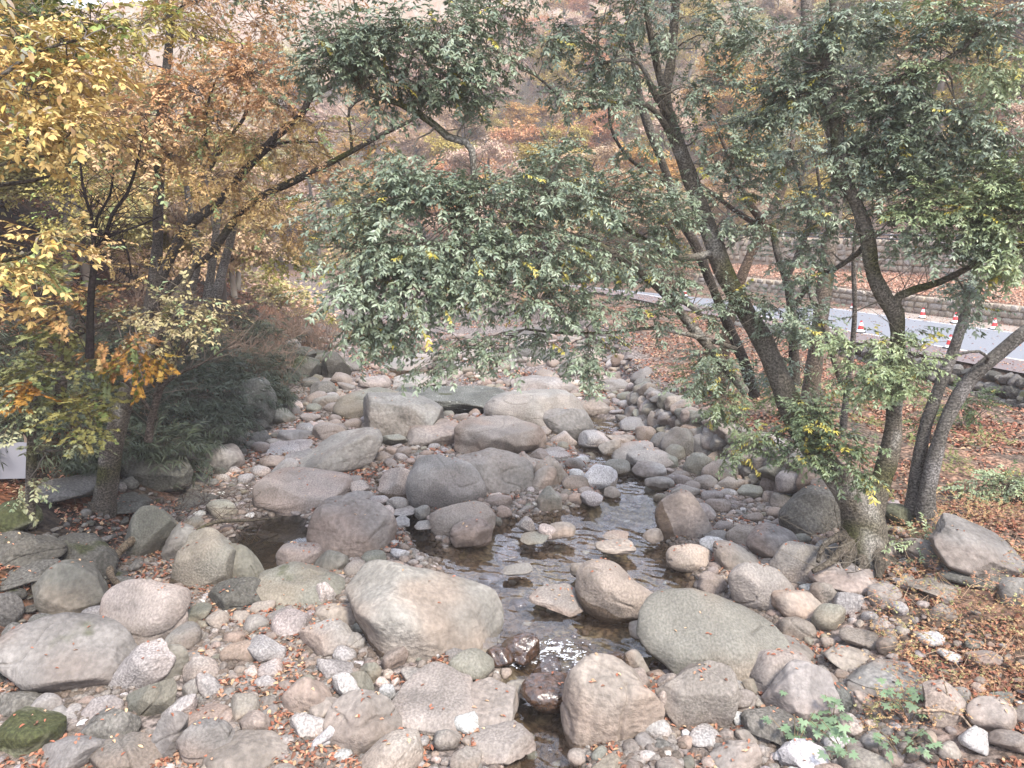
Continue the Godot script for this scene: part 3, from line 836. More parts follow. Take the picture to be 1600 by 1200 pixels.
	B(4.71,0.57,-14.64,Vector3(0.4,0.25,0.33),4,"tS",0,"brownish stone on the gravel above the low bank boulder")
	B(5.81,0.81,-12.31,Vector3(0.74,0.24,0.6),-6,"gS",20,"long rounded boulder in front of the tree roots")
	B(5.19,0.65,-11.96,Vector3(0.28,0.28,0.23),-20,"tS",0,"orange-brown stone below the long rounded boulder")
	B(2.05,0.52,-14.4,Vector3(0.41,0.08,0.41),-4,"tF",34,"flat stone island in the pool head")
	B(2.12,0.53,-14.94,Vector3(0.28,0.04,0.2),-4,"tF",0,"thin flat stone behind the flat stone island")
	B(2.88,0.56,-14.82,Vector3(0.22,0.15,0.18),0,"tA",0,"small blocky stone in the pool near the upright boulder")
	B(0.1,0.48,-13.42,Vector3(0.29,0.05,0.24),6,"gF",0,"small flat pale stone alone in the pool")
	B(7.78,1.41,-11.96,Vector3(0.96,0.33,0.7),-24,"qA",19,"long weathered slab on the leafy slope under bushes")
	B(7.78,1.37,-13.63,Vector3(0.24,0.18,0.2),-6,"gS",0,"round grey stone at the slender trunks' foot")
	B(7.51,1.3,-14.02,Vector3(0.41,0.23,0.34),-8,"mS",0,"mossy stone wedged behind the big trunk")
	B(7.51,1.32,-10.71,Vector3(0.25,0.27,0.21),0,"qS",0,"rounded stone at the frame's edge below the long slab")
	B(7.43,1.25,-11.43,Vector3(0.55,0.08,0.38),-20,"kF",0,"dark rock shaded beneath the long weathered slab")
	B(7.15,1.2,-12.38,Vector3(0.49,0.22,0.4),-14,"qS",0,"low stone between the big trunk and the long slab")
	B(2.17,0.72,-18.03,Vector3(0.43,0.39,0.35),30,"wS",21,"white granite boulder mid-channel")
	B(1.54,0.67,-17.78,Vector3(0.35,0.2,0.29),0,"tS",0,"tan oval stone beside the white granite boulder in the channel")
	B(0.73,0.69,-17.92,Vector3(0.47,0.26,0.24),58,"tS",17,"leaning tan stone of the midstream stack")
	B(0.42,0.73,-18.73,Vector3(0.53,0.29,0.27),-70,"tA",0,"upright craggy stone of the midstream stack")
	B(0.98,0.73,-18.21,Vector3(0.51,0.39,0.33),-66,"tA",0,"tall brown stone behind the leaning one in the midstream stack")
	B(0.75,0.75,-19.88,Vector3(0.33,0.2,0.27),0,"tA",0,"brown nub stone above the midstream stack")
	B(0.83,0.66,-16.68,Vector3(0.31,0.33,0.26),0,"oA",0,"dark olive stone below the midstream stack")
	B(2.4,0.81,-21.34,Vector3(0.51,0.25,0.41),-4,"pS",0,"pale double-humped stone in the upper channel")
	B(2.75,0.78,-20.64,Vector3(0.34,0.23,0.28),20,"tS",0,"tan stone beside the double-humped one")
	B(3.31,0.76,-20.33,Vector3(0.61,0.18,0.5),12,"gS",0,"long grey stone in the upper channel")
	B(3.15,0.79,-21.46,Vector3(0.49,0.17,0.4),-6,"tA",0,"broken brown stone near the wall's end")
	B(3.65,0.75,-19.39,Vector3(0.68,0.31,0.56),-10,"gS",30,"broad stone below the dry wall")
	B(3.49,0.71,-18.86,Vector3(0.45,0.19,0.37),-8,"gS",0,"flat grey stone in front of the broad one below the wall")
	B(2.69,0.72,-18.98,Vector3(0.35,0.23,0.29),6,"oS",0,"olive-topped stone in the channel")
	B(1.87,0.72,-19.71,Vector3(0.2,0.14,0.17),0,"wA",0,"little white stone in the upper channel")
	B(1.19,0.73,-20.31,Vector3(0.42,0.07,0.46),0,"pF",0,"flat pale stone under the domed boulder")
	B(1.82,0.63,-16.85,Vector3(0.26,0.17,0.22),-4,"pS",0,"pale cobble at the channel's bend")
	B(2.36,0.64,-17.27,Vector3(0.2,0.14,0.16),0,"tS",0,"small tan cobble beside the channel's bend")
	B(1.01,0.57,-15.06,Vector3(0.32,0.17,0.26),0,"tS",0,"pinkish cobble at the pool's upper shore")
	B(0.74,0.56,-15.01,Vector3(0.22,0.15,0.18),-20,"pS",0,"pale cobble next to the pinkish one at the pool's upper shore")
	B(0.3,0.58,-15.38,Vector3(0.18,0.18,0.15),20,"pA",0,"pale broken cobble on the gravel bar")
	B(0.46,0.53,-14.78,Vector3(0.3,0.05,0.27),0,"oF",0,"flat olive stone at the waterline of the gravel bar")
	B(2.59,0.96,-24.92,Vector3(0.74,0.34,0.6),-4,"tS",36,"low brown boulder with a green sprig by the upper pool")
	B(4.19,0.61,-15.83,Vector3(0.33,0.23,0.21),-40,"gS",0,"grey stone leaning behind the upright boulder")
	B(3.58,0.67,-17.94,Vector3(0.36,0.17,0.29),-4,"gS",0,"grey stone at the channel's wall-side gravel")
	B(4.2,0.53,-14.81,Vector3(0.28,0.06,0.31),24,"gF",0,"slab chip on the gravel behind the low bank boulder")
	B(-5.38,1.32,-35.22,Vector3(0.64,0.35,0.52),-8,"gS",0,"rounded stone with a mossy side far upstream")
	B(-4.42,1.18,-32.78,Vector3(0.99,0.15,1.09),-8,"gF",0,"flat pale rock far upstream by the narrow water")
	B(-3.55,1.05,-28.92,Vector3(1.09,0.16,1.2),-8,"gF",0,"broad flat rock just above the long pale ledge")
	B(-2.58,1.16,-32.26,Vector3(0.82,0.12,0.9),-4,"gF",0,"low flat rock under hanging green leaves")
	B(1.23,1.07,-27.94,Vector3(1.28,0.38,1.04),-4,"gS",14,"pale wide rock beyond the domed boulder")
	B(3.78,1.05,-27.92,Vector3(0.57,0.3,0.46),0,"gS",0,"grey rock beyond the upper pool near the wall")
	B(-5.18,1.07,-28.44,Vector3(0.64,0.31,0.52),0,"gS",0,"pale rock by the dark bank of the upper stream")
	B(1.68,1.27,-33.29,Vector3(0.94,0.42,0.77),10,"kA",0,"dark angular rock of the rubble slope upstream")
	B(0.57,1.31,-33.96,Vector3(0.75,0.47,0.61),24,"kA",0,"tilted dark rock higher on the rubble slope upstream")
	B(2.51,1.19,-31.29,Vector3(0.57,0.38,0.46),-10,"kA",0,"small dark rock at the rubble slope's foot")
	B(1.02,1.48,-40.58,Vector3(1.47,0.22,1.61),6,"kF",0,"wide dark slab at the top of the rubble slope")
	B(-8.44,1.31,-28.45,Vector3(0.46,0.43,0.38),0,"dA",0,"dark broken rock under the upstream end of the bamboo")
	B(-8.22,1.26,-29.98,Vector3(0.7,0.64,0.57),10,"dA",0,"large dark rock in the shaded upstream bank")
	B(-7.05,1.24,-30.27,Vector3(0.64,0.71,0.52),-20,"dA",0,"black blocky rock at the corner where the stream bends away")
	B(-6.79,1.05,-27.13,Vector3(0.5,0.38,0.4),0,"kA",0,"dark grey rock at the foot of the shaded upstream bank")
	B(-7.48,1.07,-28.22,Vector3(0.4,0.31,0.33),-20,"kS",0,"small dark stone between two shaded bank rocks upstream")
	B(-8.18,1.26,-25.01,Vector3(0.41,0.64,0.33),-10,"mA",0,"moss-capped rock standing beside the tall lichen-covered one")
	B(-6.72,1.2,-31.38,Vector3(0.51,0.41,0.41),0,"kS",0,"dark round rock at the far corner of the shaded bank")
	B(-8.94,1.55,-32.23,Vector3(0.68,0.42,0.56),6,"dA",0,"dark rock high in the shaded upstream bank")
	B(-8.57,1.27,-33.99,Vector3(0.65,0.19,0.72),-6,"dF",0,"dark flat rock high in the shaded upstream bank")
	B(-8.26,1.22,-26.38,Vector3(0.4,0.35,0.33),0,"dA",0,"dark rock behind the moss-capped one")
	B(-7.63,0.91,-22.41,Vector3(0.39,0.35,0.32),0,"lA",0,"small pale-spotted rock in front of the tall lichen-covered one")
	build_wall_stones()
	build_stones()
	build_litter()
	build_wood()
	T("evergreen_tree","big old evergreen with two crooked stems leaning over the stream, mossy bark","mossy","")
	L("trunk",[Vector3(6.3,0.98,-12.9),Vector3(6.26,1.22,-12.9),Vector3(6.24,1.48,-12.93),Vector3(6.2,1.77,-12.96),Vector3(6.18,2.02,-13),Vector3(6.17,2.19,-13.05)],[0.55,0.43,0.371,0.351,0.351,0.293])
	L("stem",[Vector3(6.2,1.62,-12.98),Vector3(5.98,2.05,-13),Vector3(5.7,2.44,-13.1),Vector3(5.22,3.12,-13.4),Vector3(4.95,3.79,-13.7),Vector3(4.66,4.57,-14),Vector3(4.27,5.26,-14.2),Vector3(3.91,5.92,-14.3),Vector3(3.67,6.55,-14.4),Vector3(3.46,7.07,-14.5),Vector3(3.19,7.82,-14.6),Vector3(2.92,8.51,-14.7),Vector3(2.78,9.08,-14.8),Vector3(2.88,9.54,-14.9),Vector3(2.95,10.22,-15),Vector3(2.98,11.4,-15)],[0.255,0.243,0.214,0.208,0.2,0.191,0.183,0.172,0.162,0.152,0.141,0.131,0.12,0.09,0.08,0.059])
	L("stem",[Vector3(6.28,1.48,-12.95),Vector3(6.42,2.01,-12.97),Vector3(6.55,2.47,-13),Vector3(6.63,3.05,-13),Vector3(6.62,3.62,-13),Vector3(6.58,4.3,-13),Vector3(6.54,4.96,-13),Vector3(6.47,5.31,-13),Vector3(6.28,5.54,-13),Vector3(6.06,5.93,-13),Vector3(5.97,6.25,-13),Vector3(5.89,6.56,-13),Vector3(5.79,6.92,-13.1),Vector3(5.61,7.26,-13.1),Vector3(5.44,7.6,-13.2),Vector3(5.36,8.11,-13.2),Vector3(5.31,8.53,-13.3),Vector3(5.21,8.94,-13.4),Vector3(5.16,9.34,-13.4),Vector3(5.25,9.86,-13.5),Vector3(5.25,10.25,-13.5),Vector3(5.16,10.92,-13.5)],[0.255,0.214,0.175,0.154,0.133,0.123,0.122,0.158,0.129,0.12,0.119,0.119,0.119,0.109,0.109,0.108,0.109,0.1,0.09,0.081,0.072,0.053])
	L("branch",[Vector3(6.43,5.28,-13),Vector3(6.46,5.59,-12.9),Vector3(6.67,5.71,-12.8),Vector3(7.02,5.84,-12.7),Vector3(7.3,6.06,-12.5),Vector3(7.52,6.24,-12.3),Vector3(7.85,6.42,-12),Vector3(8.71,6.61,-12)],[0.093,0.073,0.064,0.054,0.053,0.043,0.034,0.025])
	L("branch",[Vector3(4.27,3.77,-13.8),Vector3(3.57,4.55,-13.5),Vector3(3.11,5.03,-13.3),Vector3(2.64,5.54,-13),Vector3(2.23,5.87,-12.6),Vector3(1.87,6.11,-12.3),Vector3(1.52,6.34,-12),Vector3(0.95,6.58,-11.7),Vector3(0.19,6.75,-11.4),Vector3(-0.73,6.83,-11.2)],[0.091,0.088,0.086,0.074,0.072,0.061,0.051,0.033,0.024,0.016])
	L("branch",[Vector3(3.35,5.23,-13.8),Vector3(3.02,5.44,-13.5),Vector3(2.64,5.54,-13.1)],[0.059,0.058,0.047])
	L("branch",[Vector3(4.08,4.55,-13.9),Vector3(3.53,4.75,-13.5),Vector3(2.93,4.94,-13),Vector3(2.35,5.06,-12.8),Vector3(1.67,5.03,-12.5),Vector3(0.8,5.08,-12),Vector3(0.2,5.18,-11.7)],[0.04,0.039,0.037,0.032,0.027,0.022,0.017])
	L("branch",[Vector3(2.8,9.08,-14.8),Vector3(2.61,9.48,-14.6),Vector3(2.44,9.97,-14.4),Vector3(2.28,10.44,-14.2),Vector3(2.18,11.04,-14.2)],[0.08,0.069,0.058,0.047,0.037])
	L("branch",[Vector3(2.92,8.62,-14.7),Vector3(2.54,8.99,-14.3),Vector3(2.19,9.46,-14),Vector3(1.69,9.41,-13.5),Vector3(1.02,9.16,-13)],[0.07,0.058,0.038,0.027,0.018])
	L("branch",[Vector3(5.37,8.58,-13.3),Vector3(5.68,8.89,-13.1),Vector3(6.08,9.01,-12.9),Vector3(6.47,9.12,-12.7),Vector3(6.74,9.29,-12.5),Vector3(6.91,9.48,-12.3),Vector3(6.93,9.63,-12.2),Vector3(7.06,9.76,-12),Vector3(7.59,9.93,-12)],[0.054,0.044,0.044,0.043,0.034,0.033,0.024,0.024,0.016])
	L("branch",[Vector3(5.98,6.45,-13.2),Vector3(5.93,6.28,-13.4),Vector3(5.73,6,-13.8),Vector3(5.54,5.88,-14)],[0.056,0.047,0.049,0.04])
	L("branch",[Vector3(3.78,6.27,-14.4),Vector3(2.94,6.2,-13.8),Vector3(2.15,6.56,-13.2),Vector3(1.33,6.96,-12.6),Vector3(0.49,7.24,-12.2),Vector3(-0.39,7.32,-12),Vector3(-0.56,7.27,-12)],[0.081,0.058,0.046,0.035,0.025,0.025,0.05])
	L("branch",[Vector3(-0.56,7.25,-12),Vector3(-0.58,7.56,-12),Vector3(-0.6,7.83,-12),Vector3(-0.69,7.95,-12),Vector3(-0.96,8.03,-12),Vector3(-1.14,8.19,-12),Vector3(-1.41,8.37,-12),Vector3(-1.65,8.48,-11.9),Vector3(-1.86,8.53,-11.8),Vector3(-2.08,8.58,-11.7),Vector3(-2.21,8.72,-11.6)],[0.05,0.054,0.058,0.058,0.053,0.049,0.045,0.04,0.032,0.028,0.024])
	L("branch",[Vector3(-1.62,8.47,-11.9),Vector3(-1.65,8.71,-11.8),Vector3(-1.51,8.91,-11.7),Vector3(-1.4,9.14,-11.6)],[0.032,0.028,0.024,0.016])
	L("branch",[Vector3(2.93,8.34,-14.7),Vector3(2.47,8.76,-14.2),Vector3(1.83,8.77,-13.6),Vector3(1.04,8.63,-13.2),Vector3(0.4,9.03,-12.8),Vector3(-0.39,9.41,-12.4)],[0.06,0.048,0.037,0.027,0.022,0.017])
	L("root",[Vector3(6.04,1.24,-12.8),Vector3(5.76,1.09,-12.45),Vector3(5.62,0.97,-12.2)],[0.156,0.095,0.047])
	L("root",[Vector3(6.14,1.16,-12.75),Vector3(6.03,1,-12.4),Vector3(5.82,0.9,-12.1)],[0.175,0.095,0.046])
	L("root",[Vector3(6.13,1.31,-12.9),Vector3(5.69,1.22,-12.5),Vector3(5.35,1.14,-12.2),Vector3(5.05,1.04,-12.1)],[0.195,0.095,0.056,0.037])
	L("root",[Vector3(6.02,1.38,-12.9),Vector3(5.6,1.36,-12.7),Vector3(5.35,1.29,-12.5),Vector3(5.21,1.12,-12.3)],[0.136,0.067,0.047,0.028])
	L("root",[Vector3(6.32,1.24,-12.8),Vector3(6.27,1.1,-12.3),Vector3(6.11,0.95,-12)],[0.194,0.084,0.046])
	K(Vector3(-4.08,10.74,-13.1),Vector3(0.9,0.6,1.1),46,"evergreen")
	K(Vector3(-4.05,12.05,-13.1),Vector3(0.88,0.59,1.1),46,"evergreen")
	K(Vector3(-2.94,10.95,-13.4),Vector3(0.92,0.61,1.1),46,"evergreen")
	K(Vector3(-2.72,11.29,-12.3),Vector3(0.84,0.56,1.1),46,"evergreen")
	K(Vector3(-3.31,13.2,-14.3),Vector3(0.96,0.64,1.1),46,"evergreen")
	K(Vector3(-2.64,14.12,-13),Vector3(0.85,0.56,1.1),46,"evergreen")
	K(Vector3(-1.77,11.53,-14.3),Vector3(0.98,0.65,1.1),46,"evergreen")
	K(Vector3(-1.54,11.61,-12.7),Vector3(0.86,0.57,1.1),46,"evergreen")
	K(Vector3(-1.96,14.09,-15.2),Vector3(1.01,0.67,1.1),46,"evergreen")
	K(Vector3(-0.73,13.45,-14.5),Vector3(0.97,0.64,1.1),46,"evergreen")
	K(Vector3(-0.4,14.53,-13.7),Vector3(0.89,0.6,1.1),46,"evergreen")
	K(Vector3(0.52,10.67,-12.4),Vector3(0.85,0.57,1.1),46,"evergreen")
	K(Vector3(0.05,11.6,-12.1),Vector3(0.82,0.54,1.1),46,"evergreen")
	K(Vector3(0.36,13.25,-14),Vector3(0.93,0.62,1.1),46,"evergreen")
	K(Vector3(0.48,15.48,-15.3),Vector3(1,0.66,1.1),46,"evergreen")
	K(Vector3(1.51,10.44,-12.5),Vector3(0.86,0.58,1.1),46,"evergreen")
	K(Vector3(1.37,11.92,-13),Vector3(0.88,0.59,1.1),46,"evergreen")
	K(Vector3(1.53,13.23,-14.1),Vector3(0.94,0.63,1.1),46,"evergreen")
	K(Vector3(2.09,10.59,-12.6),Vector3(0.87,0.58,1.1),46,"evergreen")
	K(Vector3(2.74,11.38,-12.6),Vector3(0.86,0.57,1.1),46,"evergreen")
	K(Vector3(2.37,13.29,-13.8),Vector3(0.92,0.61,1.1),46,"evergreen")
	K(Vector3(2.44,14.96,-15.2),Vector3(1,0.66,1.1),46,"evergreen")
	K(Vector3(3.48,11.89,-13.8),Vector3(0.94,0.63,1.1),46,"evergreen")
	K(Vector3(-2.18,6.92,-11.2),Vector3(0.95,0.5,0.9),120,"evergreen")
	K(Vector3(-1.29,7.2,-11.4),Vector3(1.01,0.41,0.9),140,"evergreen")
	K(Vector3(-0.38,7.02,-11.6),Vector3(1.03,0.52,0.9),150,"evergreen")
	K(Vector3(0.58,7.22,-11.9),Vector3(1.06,0.58,0.9),160,"evergreen")
	K(Vector3(1.6,7.15,-12.4),Vector3(1.05,0.6,0.9),150,"evergreen")
	K(Vector3(2.54,6.77,-13),Vector3(0.74,0.58,0.8),110,"evergreen")
	K(Vector3(-2.16,6.3,-11),Vector3(0.86,0.45,0.8),110,"evergreen")
	K(Vector3(-1.44,6.3,-11),Vector3(0.9,0.5,0.8),125,"evergreen")
	K(Vector3(-0.55,6.29,-11.2),Vector3(0.96,0.55,0.8),140,"evergreen")
	K(Vector3(0.47,6.38,-11.5),Vector3(0.99,0.56,0.8),140,"evergreen")
	K(Vector3(1.48,6.27,-12),Vector3(0.89,0.44,0.7),90,"evergreen")
	K(Vector3(2.53,5.94,-12.8),Vector3(0.74,0.37,0.6),60,"evergreen")
	K(Vector3(-2.15,5.73,-10.8),Vector3(0.67,0.36,0.7),80,"evergreen")
	K(Vector3(-1.43,5.69,-10.8),Vector3(0.81,0.4,0.7),90,"evergreen")
	K(Vector3(-2.17,5.24,-10.8),Vector3(0.5,0.25,0.5),40,"evergreen")
	K(Vector3(-1.63,5.15,-10.8),Vector3(0.54,0.2,0.5),34,"evergreen")
	K(Vector3(-0.64,5.72,-11),Vector3(0.73,0.32,0.6),60,"evergreen")
	K(Vector3(0.37,5.69,-11.3),Vector3(0.84,0.33,0.6),64,"evergreen")
	K(Vector3(1.3,5.49,-12),Vector3(0.8,0.35,0.6),64,"evergreen")
	K(Vector3(2.2,5.33,-12.6),Vector3(0.47,0.29,0.5),34,"evergreen")
	K(Vector3(-0.73,4.99,-10.9),Vector3(0.5,0.26,0.5),30,"evergreen")
	K(Vector3(-1,4.64,-10.8),Vector3(0.22,0.11,0.3),8,"evergreen")
	K(Vector3(-0.19,4.85,-11.2),Vector3(0.47,0.24,0.5),24,"evergreen")
	K(Vector3(1.2,4.64,-11.9),Vector3(0.4,0.26,0.5),26,"evergreen")
	K(Vector3(0.58,4.94,-11.6),Vector3(0.44,0.24,0.5),18,"evergreen")
	K(Vector3(1.32,4.87,-12.1),Vector3(0.61,0.2,0.5),18,"evergreen")
	K(Vector3(-1.27,4.73,-10.8),Vector3(0.27,0.15,0.3),6,"evergreen")
	K(Vector3(0.7,7.73,-12.4),Vector3(0.7,0.3,0.7),55,"evergreen")
	K(Vector3(-1.66,7.52,-11.5),Vector3(0.65,0.22,0.6),36,"evergreen")
	K(Vector3(-2.44,9.31,-11.6),Vector3(0.86,0.41,0.8),110,"evergreen")
	K(Vector3(-1.62,9.4,-11.6),Vector3(0.81,0.5,0.8),120,"evergreen")
	K(Vector3(-0.83,9.45,-11.8),Vector3(0.73,0.46,0.8),100,"evergreen")
	K(Vector3(-2.73,8.93,-11.6),Vector3(0.64,0.24,0.6),50,"evergreen")
	K(Vector3(-1.93,8.91,-11.7),Vector3(0.73,0.35,0.7),80,"evergreen")
	K(Vector3(-1.03,8.86,-11.9),Vector3(0.7,0.37,0.7),80,"evergreen")
	K(Vector3(-0.58,8.6,-12.2),Vector3(0.48,0.25,0.5),44,"evergreen")
	K(Vector3(-0.38,9.19,-12.2),Vector3(0.57,0.38,0.6),50,"evergreen")
	K(Vector3(-1.86,8.25,-11.7),Vector3(0.28,0.13,0.3),8,"evergreen")
	K(Vector3(-0.19,9.86,-12.4),Vector3(0.67,0.33,0.7),60,"evergreen")
	K(Vector3(-1.3,8.66,-11.8),Vector3(0.37,0.22,0.4),24,"evergreen")
	K(Vector3(0.51,9.64,-13),Vector3(0.71,0.3,0.7),44,"evergreen")
	K(Vector3(1.36,9.73,-13.4),Vector3(0.83,0.35,0.8),56,"evergreen")
	K(Vector3(1.69,9.26,-13.5),Vector3(0.64,0.32,0.7),44,"evergreen")
	K(Vector3(0.82,8.87,-13),Vector3(0.51,0.25,0.5),20,"evergreen")
	K(Vector3(1.18,8.68,-13),Vector3(0.41,0.21,0.4),16,"evergreen")
	K(Vector3(3.16,10.49,-14.6),Vector3(0.79,0.29,0.7),36,"evergreen")
	K(Vector3(2.06,10.18,-14),Vector3(0.65,0.28,0.6),26,"evergreen")
	K(Vector3(3.49,9.77,-14),Vector3(0.55,0.33,0.6),16,"evergreen")
	K(Vector3(1.87,8.66,-13.5),Vector3(0.32,0.17,0.4),10,"evergreen")
	K(Vector3(2.17,10.33,-14),Vector3(0.65,0.22,0.5),20,"evergreen")
	K(Vector3(4.23,8.41,-14),Vector3(0.78,0.39,0.7),44,"evergreen")
	K(Vector3(3.7,7.88,-14),Vector3(0.67,0.31,0.6),34,"evergreen")
	K(Vector3(4.67,9.68,-13.6),Vector3(0.53,0.28,0.6),36,"evergreen")
	K(Vector3(5.16,9.14,-13.4),Vector3(0.58,0.37,0.6),54,"evergreen")
	K(Vector3(4.84,8.77,-13.6),Vector3(0.64,0.38,0.6),56,"evergreen")
	K(Vector3(5.55,8.41,-13.2),Vector3(0.63,0.38,0.6),60,"evergreen")
	K(Vector3(6.09,8.38,-13),Vector3(0.62,0.37,0.6),56,"evergreen")
	K(Vector3(6.54,7.97,-12.8),Vector3(0.82,0.31,0.7),76,"evergreen")
	K(Vector3(5.81,7.91,-13.2),Vector3(0.79,0.36,0.7),66,"evergreen")
	K(Vector3(6.07,7.48,-13),Vector3(0.84,0.27,0.6),60,"evergreen")
	K(Vector3(7.12,8.02,-12.4),Vector3(0.79,0.36,0.7),76,"evergreen")
	K(Vector3(7.61,7.81,-12.2),Vector3(0.68,0.33,0.7),60,"evergreen")
	K(Vector3(4.82,7.88,-14),Vector3(0.67,0.34,0.6),40,"evergreen")
	K(Vector3(5.45,9.69,-13.2),Vector3(0.62,0.27,0.6),40,"evergreen")
	K(Vector3(6.07,9.64,-13),Vector3(0.71,0.3,0.6),44,"evergreen")
	K(Vector3(6.67,9.55,-12.6),Vector3(0.59,0.29,0.6),36,"evergreen")
	K(Vector3(7.1,9.63,-12.2),Vector3(0.57,0.28,0.6),36,"evergreen")
	K(Vector3(4.3,9.15,-14),Vector3(0.55,0.28,0.5),20,"evergreen")
	K(Vector3(6.43,8.53,-12.7),Vector3(0.6,0.2,0.5),26,"evergreen")
	K(Vector3(5.38,7.31,-13.6),Vector3(0.44,0.22,0.4),16,"evergreen")
	K(Vector3(4.88,7,-14),Vector3(0.45,0.23,0.4),16,"evergreen")
	K(Vector3(3.81,6.84,-14.2),Vector3(0.42,0.28,0.4),24,"evergreen")
	K(Vector3(6.54,6.96,-12.4),Vector3(0.7,0.4,0.6),90,"light")
	K(Vector3(7.13,6.95,-12.2),Vector3(0.74,0.45,0.7),130,"light")
	K(Vector3(7.6,6.85,-12),Vector3(0.68,0.49,0.7),130,"light")
	K(Vector3(6.84,6.46,-12.3),Vector3(0.7,0.3,0.6),50,"evergreen")
	K(Vector3(7.47,6.37,-12),Vector3(0.59,0.29,0.5),50,"light")
	K(Vector3(6.37,6.66,-12.6),Vector3(0.51,0.27,0.5),28,"evergreen")
	K(Vector3(6.21,7.17,-12.8),Vector3(0.62,0.27,0.5),34,"evergreen")
	K(Vector3(7.74,7.32,-12),Vector3(0.58,0.29,0.6),40,"light")
	K(Vector3(7.45,7.52,-12.2),Vector3(0.78,0.39,0.6),70,"light")
	K(Vector3(7.69,6.18,-12),Vector3(0.59,0.24,0.5),50,"light")
	K(Vector3(6.18,7.98,-12.9),Vector3(0.93,0.41,0.7),80,"evergreen")
	K(Vector3(6.94,8.41,-12.5),Vector3(0.89,0.34,0.7),60,"evergreen")
	K(Vector3(5.51,8.91,-13.2),Vector3(0.73,0.42,0.7),60,"evergreen")
	K(Vector3(6.64,7.46,-12.7),Vector3(0.82,0.35,0.7),60,"evergreen")
	K(Vector3(4.54,8.84,-14),Vector3(0.66,0.44,0.7),40,"evergreen")
	K(Vector3(5.23,6.34,-13.6),Vector3(0.5,0.27,0.4),28,"evergreen")
	K(Vector3(5.45,6.77,-13.4),Vector3(0.44,0.24,0.4),20,"evergreen")
	K(Vector3(5.14,5.8,-13.4),Vector3(0.35,0.2,0.4),18,"evergreen")
	K(Vector3(4.81,6.22,-13.8),Vector3(0.41,0.25,0.4),16,"evergreen")
	K(Vector3(3.71,3.58,-13.2),Vector3(0.45,0.29,0.5),30,"mix")
	K(Vector3(5.08,3.64,-12.9),Vector3(0.48,0.26,0.5),34,"mix")
	K(Vector3(5.1,3.47,-12.7),Vector3(0.65,0.33,0.5),54,"mix")
	K(Vector3(5.53,3.05,-12.6),Vector3(0.54,0.37,0.5),54,"mix")
	K(Vector3(5.03,2.9,-12.7),Vector3(0.55,0.28,0.5),40,"mix")
	K(Vector3(5.73,2.68,-12.5),Vector3(0.37,0.24,0.4),28,"mix")
	K(Vector3(4.25,2.93,-13),Vector3(0.4,0.22,0.4),22,"mix")
	K(Vector3(4.46,3.16,-13),Vector3(0.45,0.27,0.4),22,"mix")
	K(Vector3(3.93,2.7,-13),Vector3(0.22,0.16,0.3),8,"mix")
	K(Vector3(3.72,3.46,-13.2),Vector3(0.34,0.23,0.3),12,"mix")
	K(Vector3(5.7,4.28,-12.5),Vector3(0.53,0.27,0.5),44,"light")
	K(Vector3(6.17,4.4,-12.4),Vector3(0.63,0.29,0.5),54,"light")
	K(Vector3(6.57,4.61,-12.4),Vector3(0.47,0.23,0.4),30,"light")
	K(Vector3(6.18,4.81,-12.5),Vector3(0.52,0.19,0.4),24,"light")
	K(Vector3(5.84,3.95,-12.5),Vector3(0.32,0.17,0.3),16,"light")
	K(Vector3(6.52,4.08,-12.4),Vector3(0.25,0.21,0.3),14,"light")
	K(Vector3(3.78,5.32,-13.8),Vector3(0.46,0.29,0.4),20,"evergreen")
	K(Vector3(4.35,5.43,-13.8),Vector3(0.41,0.27,0.4),20,"evergreen")
	K(Vector3(5,4.88,-13.6),Vector3(0.39,0.27,0.4),22,"evergreen")
	K(Vector3(3.51,5.11,-13.6),Vector3(0.27,0.25,0.3),16,"evergreen")
	K(Vector3(3.55,4.42,-13.6),Vector3(0.57,0.34,0.5),30,"evergreen")
	K(Vector3(3.74,4.11,-13.4),Vector3(0.45,0.27,0.5),24,"evergreen")
	K(Vector3(3.29,4,-13.4),Vector3(0.45,0.18,0.4),14,"evergreen")
	K(Vector3(3.09,8.94,-14),Vector3(0.55,0.33,0.6),30,"evergreen")
	K(Vector3(3.56,8.36,-14),Vector3(0.56,0.33,0.6),34,"evergreen")
	K(Vector3(4.13,7.33,-14),Vector3(0.57,0.34,0.6),30,"evergreen")
	K(Vector3(3.87,7.91,-13.8),Vector3(0.55,0.33,0.6),34,"evergreen")
	K(Vector3(4.48,6.77,-13.6),Vector3(0.44,0.27,0.5),22,"evergreen")
	K(Vector3(2.17,8.05,-13.6),Vector3(0.48,0.26,0.5),20,"evergreen")
	K(Vector3(3.06,7.32,-13.8),Vector3(0.38,0.22,0.5),14,"evergreen")
	K(Vector3(5,6.98,-13.4),Vector3(0.43,0.28,0.5),26,"evergreen")
	K(Vector3(6.06,8.74,-12.8),Vector3(0.71,0.34,0.6),50,"evergreen")
	K(Vector3(3.75,10.03,-13.8),Vector3(0.64,0.39,0.7),44,"evergreen")
	K(Vector3(3.47,9.12,-13.8),Vector3(0.54,0.33,0.6),30,"evergreen")
	K(Vector3(3.93,9.58,-13.6),Vector3(0.64,0.32,0.6),34,"evergreen")
	K(Vector3(2.73,9.88,-14),Vector3(0.55,0.33,0.6),24,"evergreen")
	K(Vector3(6.27,9.14,-12.9),Vector3(0.71,0.36,0.6),60,"light")
	K(Vector3(7.28,8.92,-12.2),Vector3(0.67,0.38,0.7),60,"light")
	K(Vector3(6.63,9.91,-12.6),Vector3(0.78,0.25,0.6),50,"light")
	K(Vector3(5.53,10.02,-13),Vector3(0.7,0.26,0.6),44,"evergreen")
	K(Vector3(4.65,8.89,-13.7),Vector3(0.65,0.37,0.6),50,"evergreen")
	K(Vector3(5,9.83,-13.4),Vector3(0.63,0.31,0.6),40,"evergreen")
